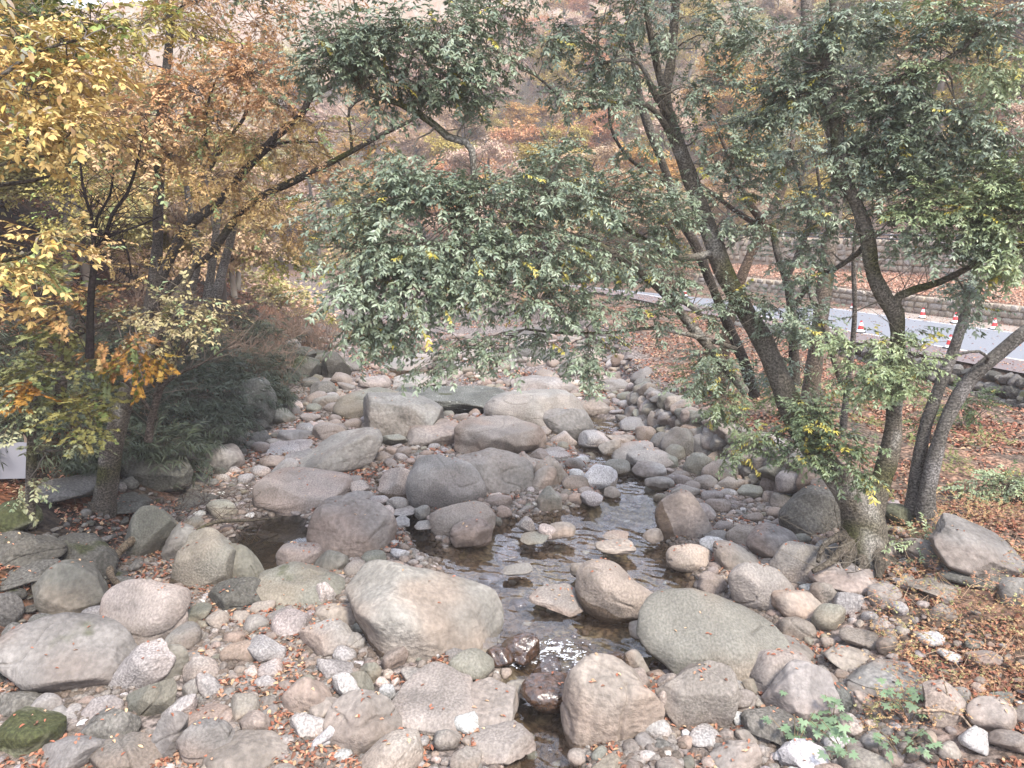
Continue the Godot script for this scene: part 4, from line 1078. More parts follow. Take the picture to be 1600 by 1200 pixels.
	K(Vector3(5,5.15,-13.2),Vector3(0.44,0.29,0.4),26,"evergreen")
	K(Vector3(4.62,5.36,-13.4),Vector3(0.45,0.33,0.4),24,"evergreen")
	K(Vector3(5.33,4.85,-13),Vector3(0.39,0.22,0.4),18,"light")
	K(Vector3(7.41,5.64,-12.6),Vector3(0.35,0.27,0.4),18,"evergreen")
	K(Vector3(7.76,5.33,-12.6),Vector3(0.23,0.17,0.3),8,"evergreen")
	K(Vector3(6.63,4.98,-12.8),Vector3(0.32,0.17,0.3),8,"light")
	tree_done(1)
	T("evergreen_tree","straight brown trunk rising behind the twisted evergreen stem","brown","")
	L("trunk",[Vector3(7.29,2.2,-18.5),Vector3(7.33,3,-18.5),Vector3(7.38,3.95,-18.5),Vector3(7.48,4.87,-18.6),Vector3(7.62,6.09,-18.8),Vector3(7.77,7.15,-19),Vector3(7.76,8.19,-19),Vector3(7.55,9.06,-19),Vector3(7.05,10.21,-19),Vector3(6.81,11.32,-19),Vector3(6.66,12.68,-19)],[0.249,0.191,0.178,0.178,0.177,0.166,0.154,0.174,0.151,0.127,0.105])
	L("stem",[Vector3(7.67,3.2,-17.5),Vector3(7.4,3.87,-17.5),Vector3(7.13,4.54,-17.5),Vector3(6.85,5.18,-17.6),Vector3(6.78,5.68,-17.8)],[0.096,0.095,0.084,0.073,0.063])
	L("branch",[Vector3(7.72,6.46,-18.9),Vector3(7.4,6.99,-18.6),Vector3(7.16,7.56,-18.4),Vector3(6.93,8.26,-18.2)],[0.067,0.054,0.043,0.031])
	K(Vector3(5.61,10.81,-18),Vector3(0.98,0.42,0.8),40,"evergreen")
	K(Vector3(7.38,11.33,-18),Vector3(0.84,0.36,0.8),30,"evergreen")
	K(Vector3(6.32,8.66,-18),Vector3(0.72,0.43,0.7),30,"evergreen")
	K(Vector3(7.67,5.83,-17.6),Vector3(0.43,0.26,0.5),10,"evergreen")
	tree_done(0)
	T("evergreen_tree","forked brown tree between the mossy stem and the straight trunk","rust","")
	L("trunk",[Vector3(5,3.1,-18),Vector3(5.03,4.02,-18),Vector3(5.12,4.78,-18),Vector3(5.29,5.52,-18),Vector3(5.59,6.37,-18),Vector3(5.83,6.89,-18),Vector3(6.1,7.54,-18),Vector3(6.24,8.1,-18),Vector3(6.3,8.93,-18)],[0.158,0.121,0.12,0.119,0.106,0.094,0.105,0.081,0.057])
	L("branch",[Vector3(5.8,6.83,-18),Vector3(5.36,7.25,-17.8),Vector3(4.93,7.87,-17.6),Vector3(4.7,8.36,-17.5),Vector3(4.43,8.86,-17.4)],[0.094,0.081,0.068,0.045,0.033])
	L("branch",[Vector3(5.64,6.8,-18),Vector3(5.11,7.12,-18),Vector3(4.43,7.6,-18),Vector3(4.06,7.82,-18)],[0.07,0.058,0.046,0.035])
	K(Vector3(5.19,7.65,-17.4),Vector3(0.62,0.34,0.6),24,"evergreen")
	K(Vector3(5.97,8.59,-17.4),Vector3(0.56,0.33,0.6),20,"evergreen")
	tree_done(0)
	T("evergreen_tree","slim dark stem standing close behind the mossy leaning stem","dark","")
	L("trunk",[Vector3(5.32,3.11,-16.5),Vector3(5,3.96,-16.5),Vector3(4.6,4.79,-16.5),Vector3(4.22,5.61,-16.5),Vector3(3.87,6.41,-16.6),Vector3(3.55,7.02,-16.8),Vector3(3.35,7.73,-17),Vector3(2.98,8.6,-17),Vector3(2.73,9.25,-17),Vector3(2.6,9.83,-17),Vector3(2.45,10.58,-17),Vector3(2.29,11.56,-17)],[0.131,0.118,0.105,0.104,0.104,0.093,0.093,0.092,0.08,0.068,0.056,0.044])
	L("branch",[Vector3(3.43,7.62,-17),Vector3(2.83,7.94,-16.8),Vector3(2.46,8.12,-16.6),Vector3(2.02,8.73,-16.4),Vector3(1.91,9.79,-16.2)],[0.047,0.046,0.034,0.033,0.022])
	K(Vector3(2.06,9.59,-16.4),Vector3(0.77,0.34,0.7),30,"evergreen")
	K(Vector3(2.71,10.72,-16.6),Vector3(0.64,0.34,0.7),22,"evergreen")
	tree_done(0)
	T("evergreen_tree","dark forked stem by the road edge, behind a leafy hanging spray","dark","")
	L("trunk",[Vector3(6.17,3.39,-16.5),Vector3(6.09,4.17,-16.5),Vector3(6.02,4.86,-16.5),Vector3(5.89,5.61,-16.6),Vector3(5.73,6.14,-16.8),Vector3(5.62,6.82,-17)],[0.123,0.111,0.099,0.088,0.077,0.066])
	L("branch",[Vector3(6.02,5,-16.5),Vector3(6.14,5.32,-16.4),Vector3(6.26,5.63,-16.2)],[0.066,0.054,0.043])
	L("branch",[Vector3(5.91,5.74,-16.6),Vector3(6.28,6.55,-16.8),Vector3(6.35,6.95,-16.8),Vector3(6.25,7.42,-17),Vector3(6,8.13,-17)],[0.066,0.055,0.055,0.055,0.044])
	K(Vector3(5.62,4.58,-16),Vector3(0.53,0.27,0.5),24,"evergreen")
	K(Vector3(5.58,4.04,-16),Vector3(0.54,0.27,0.5),24,"evergreen")
	K(Vector3(5.17,3.72,-15.5),Vector3(0.52,0.26,0.5),22,"evergreen")
	tree_done(0)
	T("slender_tree","slender grey-barked tree, upright stem of the pair beside the big evergreen","grey","pair of slender trees")
	L("trunk",[Vector3(7.64,1.42,-13.9),Vector3(7.62,1.8,-13.9),Vector3(7.63,2.49,-13.9),Vector3(7.7,3.17,-13.9),Vector3(7.85,3.78,-13.9),Vector3(8,4.32,-13.9),Vector3(8.13,4.9,-13.9),Vector3(8.21,5.42,-13.9),Vector3(8.26,5.94,-13.9),Vector3(8.3,6.39,-13.9),Vector3(8.29,7.11,-13.9),Vector3(8.24,7.87,-13.9)],[0.196,0.133,0.122,0.111,0.1,0.094,0.089,0.078,0.068,0.058,0.048,0.038])
	K(Vector3(8.12,5.9,-13.6),Vector3(0.34,0.22,0.4),16,"evergreen")
	K(Vector3(7.81,5.68,-13.5),Vector3(0.33,0.25,0.4),16,"evergreen")
	tree_done(0)
	T("slender_tree","slender grey-barked tree leaning away towards the road, outer of the pair","grey","pair of slender trees")
	L("trunk",[Vector3(7.69,1.47,-13.6),Vector3(7.69,1.91,-13.6),Vector3(7.74,2.58,-13.6),Vector3(7.88,3.25,-13.6),Vector3(8.1,3.82,-13.6),Vector3(8.31,4.23,-13.5),Vector3(8.58,4.55,-13.4),Vector3(8.89,4.92,-13.3),Vector3(9.43,5.37,-13.2),Vector3(9.85,5.93,-13)],[0.202,0.152,0.129,0.123,0.118,0.116,0.115,0.113,0.102,0.082])
	L("branch",[Vector3(8.37,4.27,-13.5),Vector3(8.33,4.49,-13.3),Vector3(8.09,4.61,-13.2),Vector3(7.7,4.58,-13.1),Vector3(7.33,4.46,-13)],[0.039,0.029,0.028,0.023,0.019])
	tree_done(0)
	T("young_tree","thin pale-barked trunk standing in leaf litter behind the hanging leaves","pale","")
	L("trunk",[Vector3(7,2.54,-15.8),Vector3(7,2.98,-15.8),Vector3(7.02,3.53,-15.8),Vector3(7.05,4.2,-15.8),Vector3(7.03,5.13,-15.8),Vector3(6.92,6.17,-15.8),Vector3(6.97,7.18,-15.8),Vector3(6.97,8.29,-15.8)],[0.081,0.067,0.06,0.053,0.047,0.041,0.033,0.023])
	K(Vector3(6.86,7.42,-15.6),Vector3(0.5,0.3,0.5),20,"evergreen")
	K(Vector3(6.86,8.14,-15.6),Vector3(0.5,0.3,0.5),20,"evergreen")
	tree_done(0)
	T("deciduous_tree","thick grey-barked trunk at the dark bank, leaning up into yellow leaves","mottled","")
	L("trunk",[Vector3(-8.43,0.93,-15),Vector3(-8.34,1.29,-15),Vector3(-8.21,1.83,-15),Vector3(-8.07,2.48,-15.1),Vector3(-7.93,3.05,-15.2),Vector3(-7.75,3.67,-15.4),Vector3(-7.53,4.23,-15.6),Vector3(-7.25,4.8,-15.8),Vector3(-6.81,5.51,-16),Vector3(-6.5,6.29,-16.2)],[0.276,0.222,0.208,0.195,0.181,0.156,0.131,0.105,0.079,0.066])
	L("branch",[Vector3(-7.9,3.12,-15.2),Vector3(-7.44,3.55,-15),Vector3(-6.99,4.04,-14.8),Vector3(-6.48,4.63,-14.6)],[0.104,0.089,0.075,0.049])
	L("root",[Vector3(-8.46,1.19,-14.9),Vector3(-8.63,0.96,-14.7),Vector3(-8.86,0.77,-14.5)],[0.156,0.09,0.051])
	K(Vector3(-6.54,6.42,-16),Vector3(0.92,0.44,0.8),24,"gold")
	K(Vector3(-7.31,5.92,-15.6),Vector3(0.77,0.31,0.7),10,"gold")
	tree_done(1)
	T("deciduous_tree","tall mossy trunk with two long limbs sweeping towards the stream, orange-yellow crown","dark","")
	L("trunk",[Vector3(-8.32,3.3,-17),Vector3(-8.17,4.02,-17),Vector3(-7.97,4.88,-17),Vector3(-7.83,5.58,-17),Vector3(-7.7,6.41,-17),Vector3(-7.58,7.49,-17),Vector3(-7.43,8.8,-17),Vector3(-7.2,9.95,-17),Vector3(-7.05,10.82,-17),Vector3(-6.99,11.8,-17)],[0.207,0.186,0.164,0.142,0.12,0.109,0.098,0.087,0.076,0.066])
	L("branch",[Vector3(-7.08,10.58,-17),Vector3(-6.98,10.95,-17),Vector3(-6.77,11.17,-17),Vector3(-6.43,11.31,-17),Vector3(-5.88,11.68,-17)],[0.048,0.048,0.047,0.038,0.028])
	L("limb",[Vector3(-7.95,5.16,-17),Vector3(-7.51,5.97,-17),Vector3(-7.06,6.6,-16.8),Vector3(-6.58,7,-16.7),Vector3(-6.07,7.31,-16.5),Vector3(-5.33,7.98,-16.2),Vector3(-4.72,8.49,-16),Vector3(-4.13,8.88,-15.8),Vector3(-3.88,9.23,-15.7),Vector3(-3.29,9.45,-15.5),Vector3(-2.77,9.75,-15.4)],[0.112,0.111,0.109,0.098,0.087,0.084,0.078,0.072,0.063,0.053,0.035])
	L("limb",[Vector3(-7.81,5.04,-16.8),Vector3(-7.43,5.39,-16.7),Vector3(-6.97,5.81,-16.6),Vector3(-6.36,6.2,-16.5),Vector3(-5.77,6.86,-16.3),Vector3(-5.24,7.3,-16.2),Vector3(-4.51,7.6,-16),Vector3(-3.81,7.88,-15.8),Vector3(-3.12,8.19,-15.6),Vector3(-2.47,8.51,-15.5),Vector3(-1.89,8.76,-15.4),Vector3(-1.58,9.06,-15.4)],[0.091,0.08,0.079,0.078,0.077,0.076,0.075,0.064,0.054,0.045,0.027,0.018])
	L("branch",[Vector3(-3.12,8.19,-15.6),Vector3(-3.13,8.56,-15.6),Vector3(-3.14,8.98,-15.6),Vector3(-2.69,9.25,-15.5)],[0.036,0.027,0.027,0.018])
	L("branch",[Vector3(-5.26,8.02,-16.2),Vector3(-4.76,8.38,-16.2),Vector3(-4.32,8.45,-16.4),Vector3(-3.95,8.46,-16.5)],[0.047,0.037,0.028,0.019])
	L("branch",[Vector3(-6.11,7.95,-16.2),Vector3(-5.78,8.38,-16.1),Vector3(-5.26,8.98,-16),Vector3(-5.23,9.76,-16),Vector3(-5.26,10.23,-16)],[0.047,0.037,0.037,0.027,0.018])
	L("branch",[Vector3(-6.11,7.93,-16.2),Vector3(-6.1,8.49,-16),Vector3(-6,9.02,-15.9),Vector3(-5.78,9.48,-15.8)],[0.038,0.037,0.027,0.018])
	L("branch",[Vector3(-3.91,9.11,-15.7),Vector3(-3.91,9.37,-15.7),Vector3(-3.79,9.68,-15.6)],[0.036,0.027,0.018])
	K(Vector3(-11.47,11.66,-15.5),Vector3(1.12,0.71,1.2),46,"gold")
	K(Vector3(-11.5,12.59,-16),Vector3(1.15,0.73,1.2),46,"gold")
	K(Vector3(-12.53,15.03,-17.7),Vector3(1.24,0.79,1.2),46,"gold")
	K(Vector3(-12.8,16.36,-17.9),Vector3(1.24,0.78,1.2),46,"gold")
	K(Vector3(-11.77,12.29,-17.6),Vector3(1.28,0.81,1.2),46,"gold")
	K(Vector3(-11.18,13.27,-17.5),Vector3(1.26,0.79,1.2),46,"gold")
	K(Vector3(-9.87,14.15,-16.2),Vector3(1.14,0.72,1.2),46,"gold")
	K(Vector3(-10.42,16.49,-17.3),Vector3(1.19,0.75,1.2),46,"gold")
	K(Vector3(-9.48,12.26,-16.6),Vector3(1.2,0.76,1.2),46,"lime")
	K(Vector3(-9.85,13.4,-17.3),Vector3(1.24,0.78,1.2),46,"gold")
	K(Vector3(-8.09,13.46,-14.7),Vector3(1.04,0.65,1.2),46,"gold")
	K(Vector3(-9.06,15.78,-16.6),Vector3(1.15,0.73,1.2),46,"gold")
	K(Vector3(-6.62,11.29,-14.6),Vector3(1.06,0.67,1.2),46,"orange")
	K(Vector3(-7.11,13.16,-16.2),Vector3(1.16,0.73,1.2),46,"lime")
	K(Vector3(-6.5,13.46,-15),Vector3(1.06,0.67,1.2),46,"lime")
	K(Vector3(-8.34,16.26,-17.6),Vector3(1.22,0.77,1.2),46,"orange")
	K(Vector3(-6.17,11.37,-15.7),Vector3(1.14,0.72,1.2),46,"orange")
	K(Vector3(-6.56,12.82,-16.1),Vector3(1.15,0.73,1.2),46,"gold")
	K(Vector3(-5.79,13.85,-15.3),Vector3(1.08,0.68,1.2),46,"gold")
	K(Vector3(-5.35,15.13,-14.8),Vector3(1.02,0.64,1.2),46,"lime")
	K(Vector3(-4.59,11.75,-16),Vector3(1.16,0.73,1.2),46,"gold")
	K(Vector3(-5.74,13.33,-17.6),Vector3(1.26,0.8,1.2),46,"gold")
	K(Vector3(-5.21,14.44,-17.4),Vector3(1.23,0.78,1.2),46,"gold")
	K(Vector3(-5.11,15.63,-16.5),Vector3(1.14,0.72,1.2),46,"lime")
	K(Vector3(-4.02,12.27,-17),Vector3(1.23,0.78,1.2),46,"lime")
	K(Vector3(-3.17,12.44,-15.7),Vector3(1.13,0.71,1.2),46,"orange")
	K(Vector3(-3.83,14.83,-16.8),Vector3(1.18,0.74,1.2),46,"orange")
	K(Vector3(-3.06,15.92,-16.2),Vector3(1.11,0.7,1.2),46,"gold")
	K(Vector3(-6.23,9.36,-15.8),Vector3(1.25,0.56,1),150,"orange")
	K(Vector3(-5.09,9.6,-15.8),Vector3(1.12,0.56,1),150,"orange")
	K(Vector3(-6.89,8.89,-15.8),Vector3(1,0.56,1),110,"orange")
	K(Vector3(-4.56,9.09,-15.6),Vector3(0.74,0.49,0.9),90,"orange")
	K(Vector3(-5.78,8.65,-15.8),Vector3(1.13,0.44,0.9),90,"gold")
	K(Vector3(-7.08,8.16,-15.8),Vector3(1.01,0.51,0.9),80,"gold")
	K(Vector3(-4.8,8.29,-15.8),Vector3(1.01,0.44,0.9),60,"gold")
	K(Vector3(-3.72,8.62,-15.6),Vector3(0.74,0.5,0.9),44,"gold")
	K(Vector3(-5.98,7.67,-15.8),Vector3(1.14,0.45,0.8),70,"gold")
	K(Vector3(-4.99,7.18,-15.8),Vector3(1.15,0.38,0.8),70,"gold")
	K(Vector3(-4.57,6.55,-16),Vector3(1.04,0.33,0.8),50,"gold")
	K(Vector3(-4.73,6.03,-16),Vector3(0.79,0.26,0.8),36,"lime")
	K(Vector3(-5.86,10.34,-16),Vector3(1,0.37,1),40,"lime")
	K(Vector3(-7.2,9.91,-15.6),Vector3(0.85,0.49,1),50,"gold")
	K(Vector3(-7.59,8.6,-15.4),Vector3(0.73,0.49,1),50,"gold")
	K(Vector3(-3.26,7.78,-15.6),Vector3(0.88,0.31,0.7),44,"orange")
	K(Vector3(-2.6,8.25,-15.5),Vector3(0.62,0.31,0.7),24,"gold")
	K(Vector3(-5.26,9.99,-16),Vector3(0.75,0.44,0.9),60,"orange")
	K(Vector3(-7.56,7.42,-15.6),Vector3(0.76,0.44,0.8),44,"gold")
	K(Vector3(-9.17,7.76,-17),Vector3(1.09,0.68,1),60,"lime")
	K(Vector3(-10.8,7.12,-18),Vector3(1.31,0.73,1),60,"lime")
	K(Vector3(-6.81,10.69,-17.5),Vector3(0.95,0.55,1),60,"gold")
	K(Vector3(-4.63,8.2,-17.5),Vector3(1.12,0.56,1),60,"gold")
	K(Vector3(-3.5,7.12,-18),Vector3(1.02,0.44,1),50,"lime")
	K(Vector3(-7.8,11.33,-18),Vector3(0.84,0.42,1),40,"lime")
	K(Vector3(-5.33,10.81,-18),Vector3(0.84,0.56,1),50,"orange")
	K(Vector3(-8.28,9.83,-17),Vector3(0.93,0.67,1),70,"gold")
	K(Vector3(-6.36,11.33,-17.5),Vector3(1.08,0.35,1),60,"orange")
	K(Vector3(-4.88,11.27,-18),Vector3(0.98,0.36,1),50,"orange")
	K(Vector3(-3.71,11.86,-18.5),Vector3(1.14,0.34,1),40,"orange")
	K(Vector3(-7.26,11.2,-18),Vector3(0.84,0.36,1),40,"gold")
	K(Vector3(-5.54,11.85,-18),Vector3(1.11,0.36,1),50,"gold")
	tree_done(1)
	T("deciduous_tree","clump stem of pale bark, slimmer of the pale stems under the yellow canopy","pale","pale stems under the yellow canopy")
	L("trunk",[Vector3(-8.15,4.52,-19),Vector3(-7.89,5.23,-19),Vector3(-7.67,6,-19),Vector3(-7.7,6.62,-19),Vector3(-7.76,7.22,-19),Vector3(-7.8,7.89,-19)],[0.142,0.118,0.109,0.093,0.077,0.061])
	K(Vector3(-7.66,7.57,-18.6),Vector3(0.9,0.39,0.7),30,"gold")
	tree_done(0)
	T("deciduous_tree","straight pale stem, middle of the three pale stems under the yellow canopy","pale","pale stems under the yellow canopy")
	L("trunk",[Vector3(-7.67,4.65,-19.3),Vector3(-7.57,5.21,-19.3),Vector3(-7.41,5.99,-19.3),Vector3(-7.27,6.69,-19.3),Vector3(-7.15,7.46,-19.3)],[0.128,0.112,0.103,0.094,0.078])
	K(Vector3(-6.84,7.44,-18.8),Vector3(0.91,0.4,0.7),30,"gold")
	tree_done(0)
	T("deciduous_tree","outermost pale stem leaning towards the stream under the yellow canopy","pale","pale stems under the yellow canopy")
	L("trunk",[Vector3(-7.47,4.67,-19.1),Vector3(-7.3,5.14,-19.1),Vector3(-7.06,5.89,-19.1),Vector3(-6.86,6.46,-19.1),Vector3(-6.69,7.15,-19.1)],[0.127,0.111,0.102,0.094,0.077])
	K(Vector3(-6.05,6.91,-18.6),Vector3(0.91,0.39,0.7),30,"gold")
	tree_done(0)
	T("bare_sapling","dark many-twigged sapling with few peach leaves at the near bank","black","")
	L("trunk",[Vector3(-6.77,4.65,-12.2),Vector3(-6.67,5.47,-12.2),Vector3(-6.59,5.92,-12.2),Vector3(-6.5,6.27,-12.2)],[0.062,0.056,0.05,0.045])
	L("branch",[Vector3(-6.51,6.25,-12.2),Vector3(-6.52,6.56,-12.2),Vector3(-6.51,6.9,-12.2),Vector3(-6.56,7.1,-12.2),Vector3(-6.6,7.38,-12.2),Vector3(-6.59,7.81,-12.2)],[0.04,0.035,0.03,0.025,0.02,0.012])
	L("branch",[Vector3(-6.5,6.27,-12.2),Vector3(-6.33,6.54,-12.2),Vector3(-6.19,6.9,-12.2),Vector3(-5.93,7.21,-12.2),Vector3(-5.73,7.67,-12.2),Vector3(-5.62,8.04,-12.2)],[0.04,0.035,0.03,0.025,0.02,0.012])
	L("branch",[Vector3(-6.53,6.41,-12.2),Vector3(-6.42,6.85,-12.2),Vector3(-6.19,7.19,-12.2),Vector3(-6.08,7.71,-12.2)],[0.025,0.022,0.02,0.015])
	L("branch",[Vector3(-6.29,6.56,-12.2),Vector3(-6.07,6.64,-12.2),Vector3(-5.71,6.76,-12.2),Vector3(-5.4,6.9,-12.2)],[0.025,0.02,0.016,0.012])
	L("branch",[Vector3(-6.39,6.41,-12.2),Vector3(-6.08,6.52,-12.2),Vector3(-6,6.32,-12.2),Vector3(-5.98,5.97,-12.2)],[0.025,0.022,0.02,0.015])
	K(Vector3(-5.83,8.06,-12),Vector3(0.57,0.48,0.7),26,"peach")
	K(Vector3(-6.23,7.88,-12),Vector3(0.48,0.38,0.6),18,"peach")
	K(Vector3(-5.38,8.25,-12),Vector3(0.38,0.38,0.6),16,"peach")
	K(Vector3(-6.04,6.37,-11.8),Vector3(0.23,0.12,0.3),5,"peach")
	K(Vector3(-5.39,7.6,-12),Vector3(0.48,0.39,0.6),14,"peach")
	K(Vector3(-6.49,8.16,-12),Vector3(0.38,0.38,0.6),12,"peach")
	tree_done(2)
	T("maple_tree","small maple with orange and green layered leaves at the near bank","brown","")
	L("trunk",[Vector3(-7.84,3.62,-13),Vector3(-7.75,4.07,-13),Vector3(-7.61,4.57,-13),Vector3(-7.49,4.85,-13)],[0.1,0.088,0.082,0.076])
	L("branch",[Vector3(-7.51,4.82,-13),Vector3(-7.67,4.99,-12.9),Vector3(-7.9,5.12,-12.8),Vector3(-8.25,5.21,-12.7)],[0.065,0.054,0.043,0.032])
	L("branch",[Vector3(-7.49,4.85,-13),Vector3(-7.16,5.03,-12.9),Vector3(-6.72,5.14,-12.8),Vector3(-6.3,5.21,-12.7)],[0.054,0.043,0.032,0.021])
	K(Vector3(-7.86,4.42,-12.6),Vector3(0.96,0.32,0.6),64,"mapleg")
	K(Vector3(-7.01,4.39,-12.8),Vector3(0.65,0.22,0.5),30,"mapleg")
	K(Vector3(-7.22,5.43,-12.6),Vector3(1.05,0.31,0.6),54,"mapleo")
	K(Vector3(-6.44,4.8,-12.6),Vector3(0.63,0.23,0.5),34,"mapleo")
	K(Vector3(-6.15,4.6,-12.5),Vector3(0.42,0.21,0.4),22,"maple")
	K(Vector3(-7.69,5.85,-12.6),Vector3(0.83,0.25,0.6),30,"mapleg")
	K(Vector3(-6.77,5.73,-12.8),Vector3(0.74,0.23,0.5),26,"mapleo")
	K(Vector3(-6.01,4.39,-12.5),Vector3(0.32,0.17,0.4),12,"maple")
	K(Vector3(-7.99,4.08,-12.4),Vector3(0.63,0.23,0.5),30,"maple")
	K(Vector3(-7.37,5.06,-12.6),Vector3(0.63,0.17,0.5),24,"mapleg")
	tree_done(0)
	T("young_tree","thin sapling with moss-lined stem and yellow-green leaves beside the white board","mottled","")
	L("trunk",[Vector3(-8.87,1.31,-13.4),Vector3(-8.83,1.61,-13.4),Vector3(-8.73,2.28,-13.4),Vector3(-8.64,2.94,-13.4),Vector3(-8.55,3.47,-13.4),Vector3(-8.44,4,-13.4)],[0.106,0.088,0.081,0.075,0.069,0.057])
	L("branch",[Vector3(-8.63,2.94,-13.4),Vector3(-8.65,3.2,-13.2),Vector3(-8.73,3.3,-13),Vector3(-9.05,3.05,-13)],[0.035,0.028,0.022,0.017])
	L("branch",[Vector3(-8.66,2.82,-13.4),Vector3(-8.24,2.82,-13.2),Vector3(-7.72,2.93,-13),Vector3(-7.26,3.1,-12.8)],[0.035,0.028,0.022,0.016])
	K(Vector3(-8.17,3.78,-12.8),Vector3(0.65,0.28,0.5),40,"mapley")
	K(Vector3(-7.53,3.67,-12.8),Vector3(0.65,0.26,0.5),40,"maplem")
	K(Vector3(-7.29,3.36,-12.7),Vector3(0.43,0.17,0.4),24,"maplem")
	K(Vector3(-7.59,3.05,-12.6),Vector3(0.54,0.13,0.4),20,"maplec")
	K(Vector3(-8.29,3.49,-12.6),Vector3(0.43,0.19,0.4),18,"maplec")
	K(Vector3(-8.44,2.25,-12.6),Vector3(0.37,0.13,0.4),14,"maplec")
	K(Vector3(-7.17,3.89,-12.8),Vector3(0.43,0.22,0.4),22,"maplem")
	K(Vector3(-8.39,4.13,-12.7),Vector3(0.54,0.22,0.5),24,"maplec")
	tree_done(0)
	T("pale_leaved_shrub","straggly shrub with cream leaves and bare twigs above the bamboo","greytwig","")
	L("stem",[Vector3(-6.64,2.89,-13.6),Vector3(-6.49,3.48,-13.6),Vector3(-6.23,4.07,-13.6),Vector3(-6,4.48,-13.6),Vector3(-5.69,4.83,-13.6)],[0.07,0.058,0.052,0.046,0.034])
	L("branch",[Vector3(-6.47,3.72,-13.6),Vector3(-6,4.11,-13.4),Vector3(-5.33,4.43,-13.2),Vector3(-4.57,4.9,-13)],[0.035,0.028,0.022,0.013])
	L("branch",[Vector3(-6.34,3.9,-13.6),Vector3(-6.31,4.45,-13.4),Vector3(-6.01,4.93,-13.2),Vector3(-5.56,5.34,-13)],[0.035,0.028,0.022,0.013])
	L("branch",[Vector3(-6.55,3.48,-13.6),Vector3(-6.81,4,-13.4),Vector3(-7.02,4.2,-13.2)],[0.035,0.023,0.016])
	K(Vector3(-5.73,5.28,-13),Vector3(0.76,0.19,0.5),26,"cream")
	K(Vector3(-5.2,5.18,-13),Vector3(0.54,0.26,0.5),22,"cream")
	K(Vector3(-6.08,4.96,-13),Vector3(0.54,0.24,0.5),18,"cream")
	K(Vector3(-5.07,5.5,-13),Vector3(0.32,0.19,0.4),12,"cream")
	K(Vector3(-6.14,5.5,-13),Vector3(0.54,0.17,0.5),14,"cream")
	K(Vector3(-6.49,5.28,-13),Vector3(0.43,0.19,0.4),10,"cream")
	K(Vector3(-5.55,4.79,-13),Vector3(0.54,0.22,0.4),12,"cream")
	tree_done(2)
	T("yellow_tree","near yellow-leaved tree reaching in with large pointed leaves","dark","")
	L("branch",[Vector3(-5.92,6.82,-7.6),Vector3(-5.52,7.06,-7.7),Vector3(-5.13,7.24,-7.8),Vector3(-4.81,7.33,-7.9),Vector3(-4.54,7.39,-8)],[0.049,0.037,0.028,0.019,0.01])
	L("branch",[Vector3(-5.92,6.82,-7.6),Vector3(-5.54,7.01,-7.8),Vector3(-5.16,7.09,-8),Vector3(-4.83,7.13,-8),Vector3(-4.59,7.21,-8.1)],[0.043,0.031,0.023,0.019,0.01])
	L("branch",[Vector3(-5.83,7,-7.6),Vector3(-5.31,7.71,-7.7),Vector3(-4.9,8.08,-7.8),Vector3(-4.57,8.33,-7.9),Vector3(-4.17,8.47,-8)],[0.037,0.031,0.025,0.019,0.012])
	L("branch",[Vector3(-5.86,6.82,-7.6),Vector3(-5.56,6.39,-7.7),Vector3(-5.19,6.32,-7.8),Vector3(-4.85,6.42,-7.9),Vector3(-4.51,6.54,-8)],[0.037,0.032,0.026,0.016,0.008])
	L("trunk",[Vector3(-6.98,3.15,-7.4),Vector3(-6.56,4.51,-7.4),Vector3(-6.16,5.79,-7.4),Vector3(-5.91,6.88,-7.6),Vector3(-5.64,7.87,-7.6)],[0.197,0.166,0.123,0.074,0.054])
	K(Vector3(-4.68,7.92,-7.9),Vector3(0.5,0.31,0.6),80,"yellow")
	K(Vector3(-4.8,8.47,-8),Vector3(0.5,0.28,0.7),60,"yellow")
	K(Vector3(-4.33,8.18,-8),Vector3(0.31,0.25,0.6),40,"yellow")
	K(Vector3(-4.73,7.49,-7.8),Vector3(0.44,0.2,0.5),50,"yellow")
	K(Vector3(-4.33,7.62,-7.9),Vector3(0.25,0.23,0.4),30,"yellow")
	K(Vector3(-4.35,8.46,-8.2),Vector3(0.26,0.22,0.5),18,"lime")
	K(Vector3(-4.84,6.32,-7.8),Vector3(0.38,0.19,0.4),34,"yellow")
	K(Vector3(-4.55,6.52,-7.9),Vector3(0.19,0.1,0.3),12,"yellow")
	K(Vector3(-5.08,6.13,-7.8),Vector3(0.19,0.14,0.3),14,"yellow")
	K(Vector3(-4.92,8.89,-8.6),Vector3(0.73,0.17,0.6),50,"green")
	K(Vector3(-4.43,8.88,-8.8),Vector3(0.48,0.18,0.6),40,"lime")
	K(Vector3(-4.14,8.89,-9.2),Vector3(0.43,0.24,0.6),36,"lime")
	tree_done(0)
	build_near_leaves()
	build_undergrowth()
	build_hill_trees()
	build_cones()
	build_board()

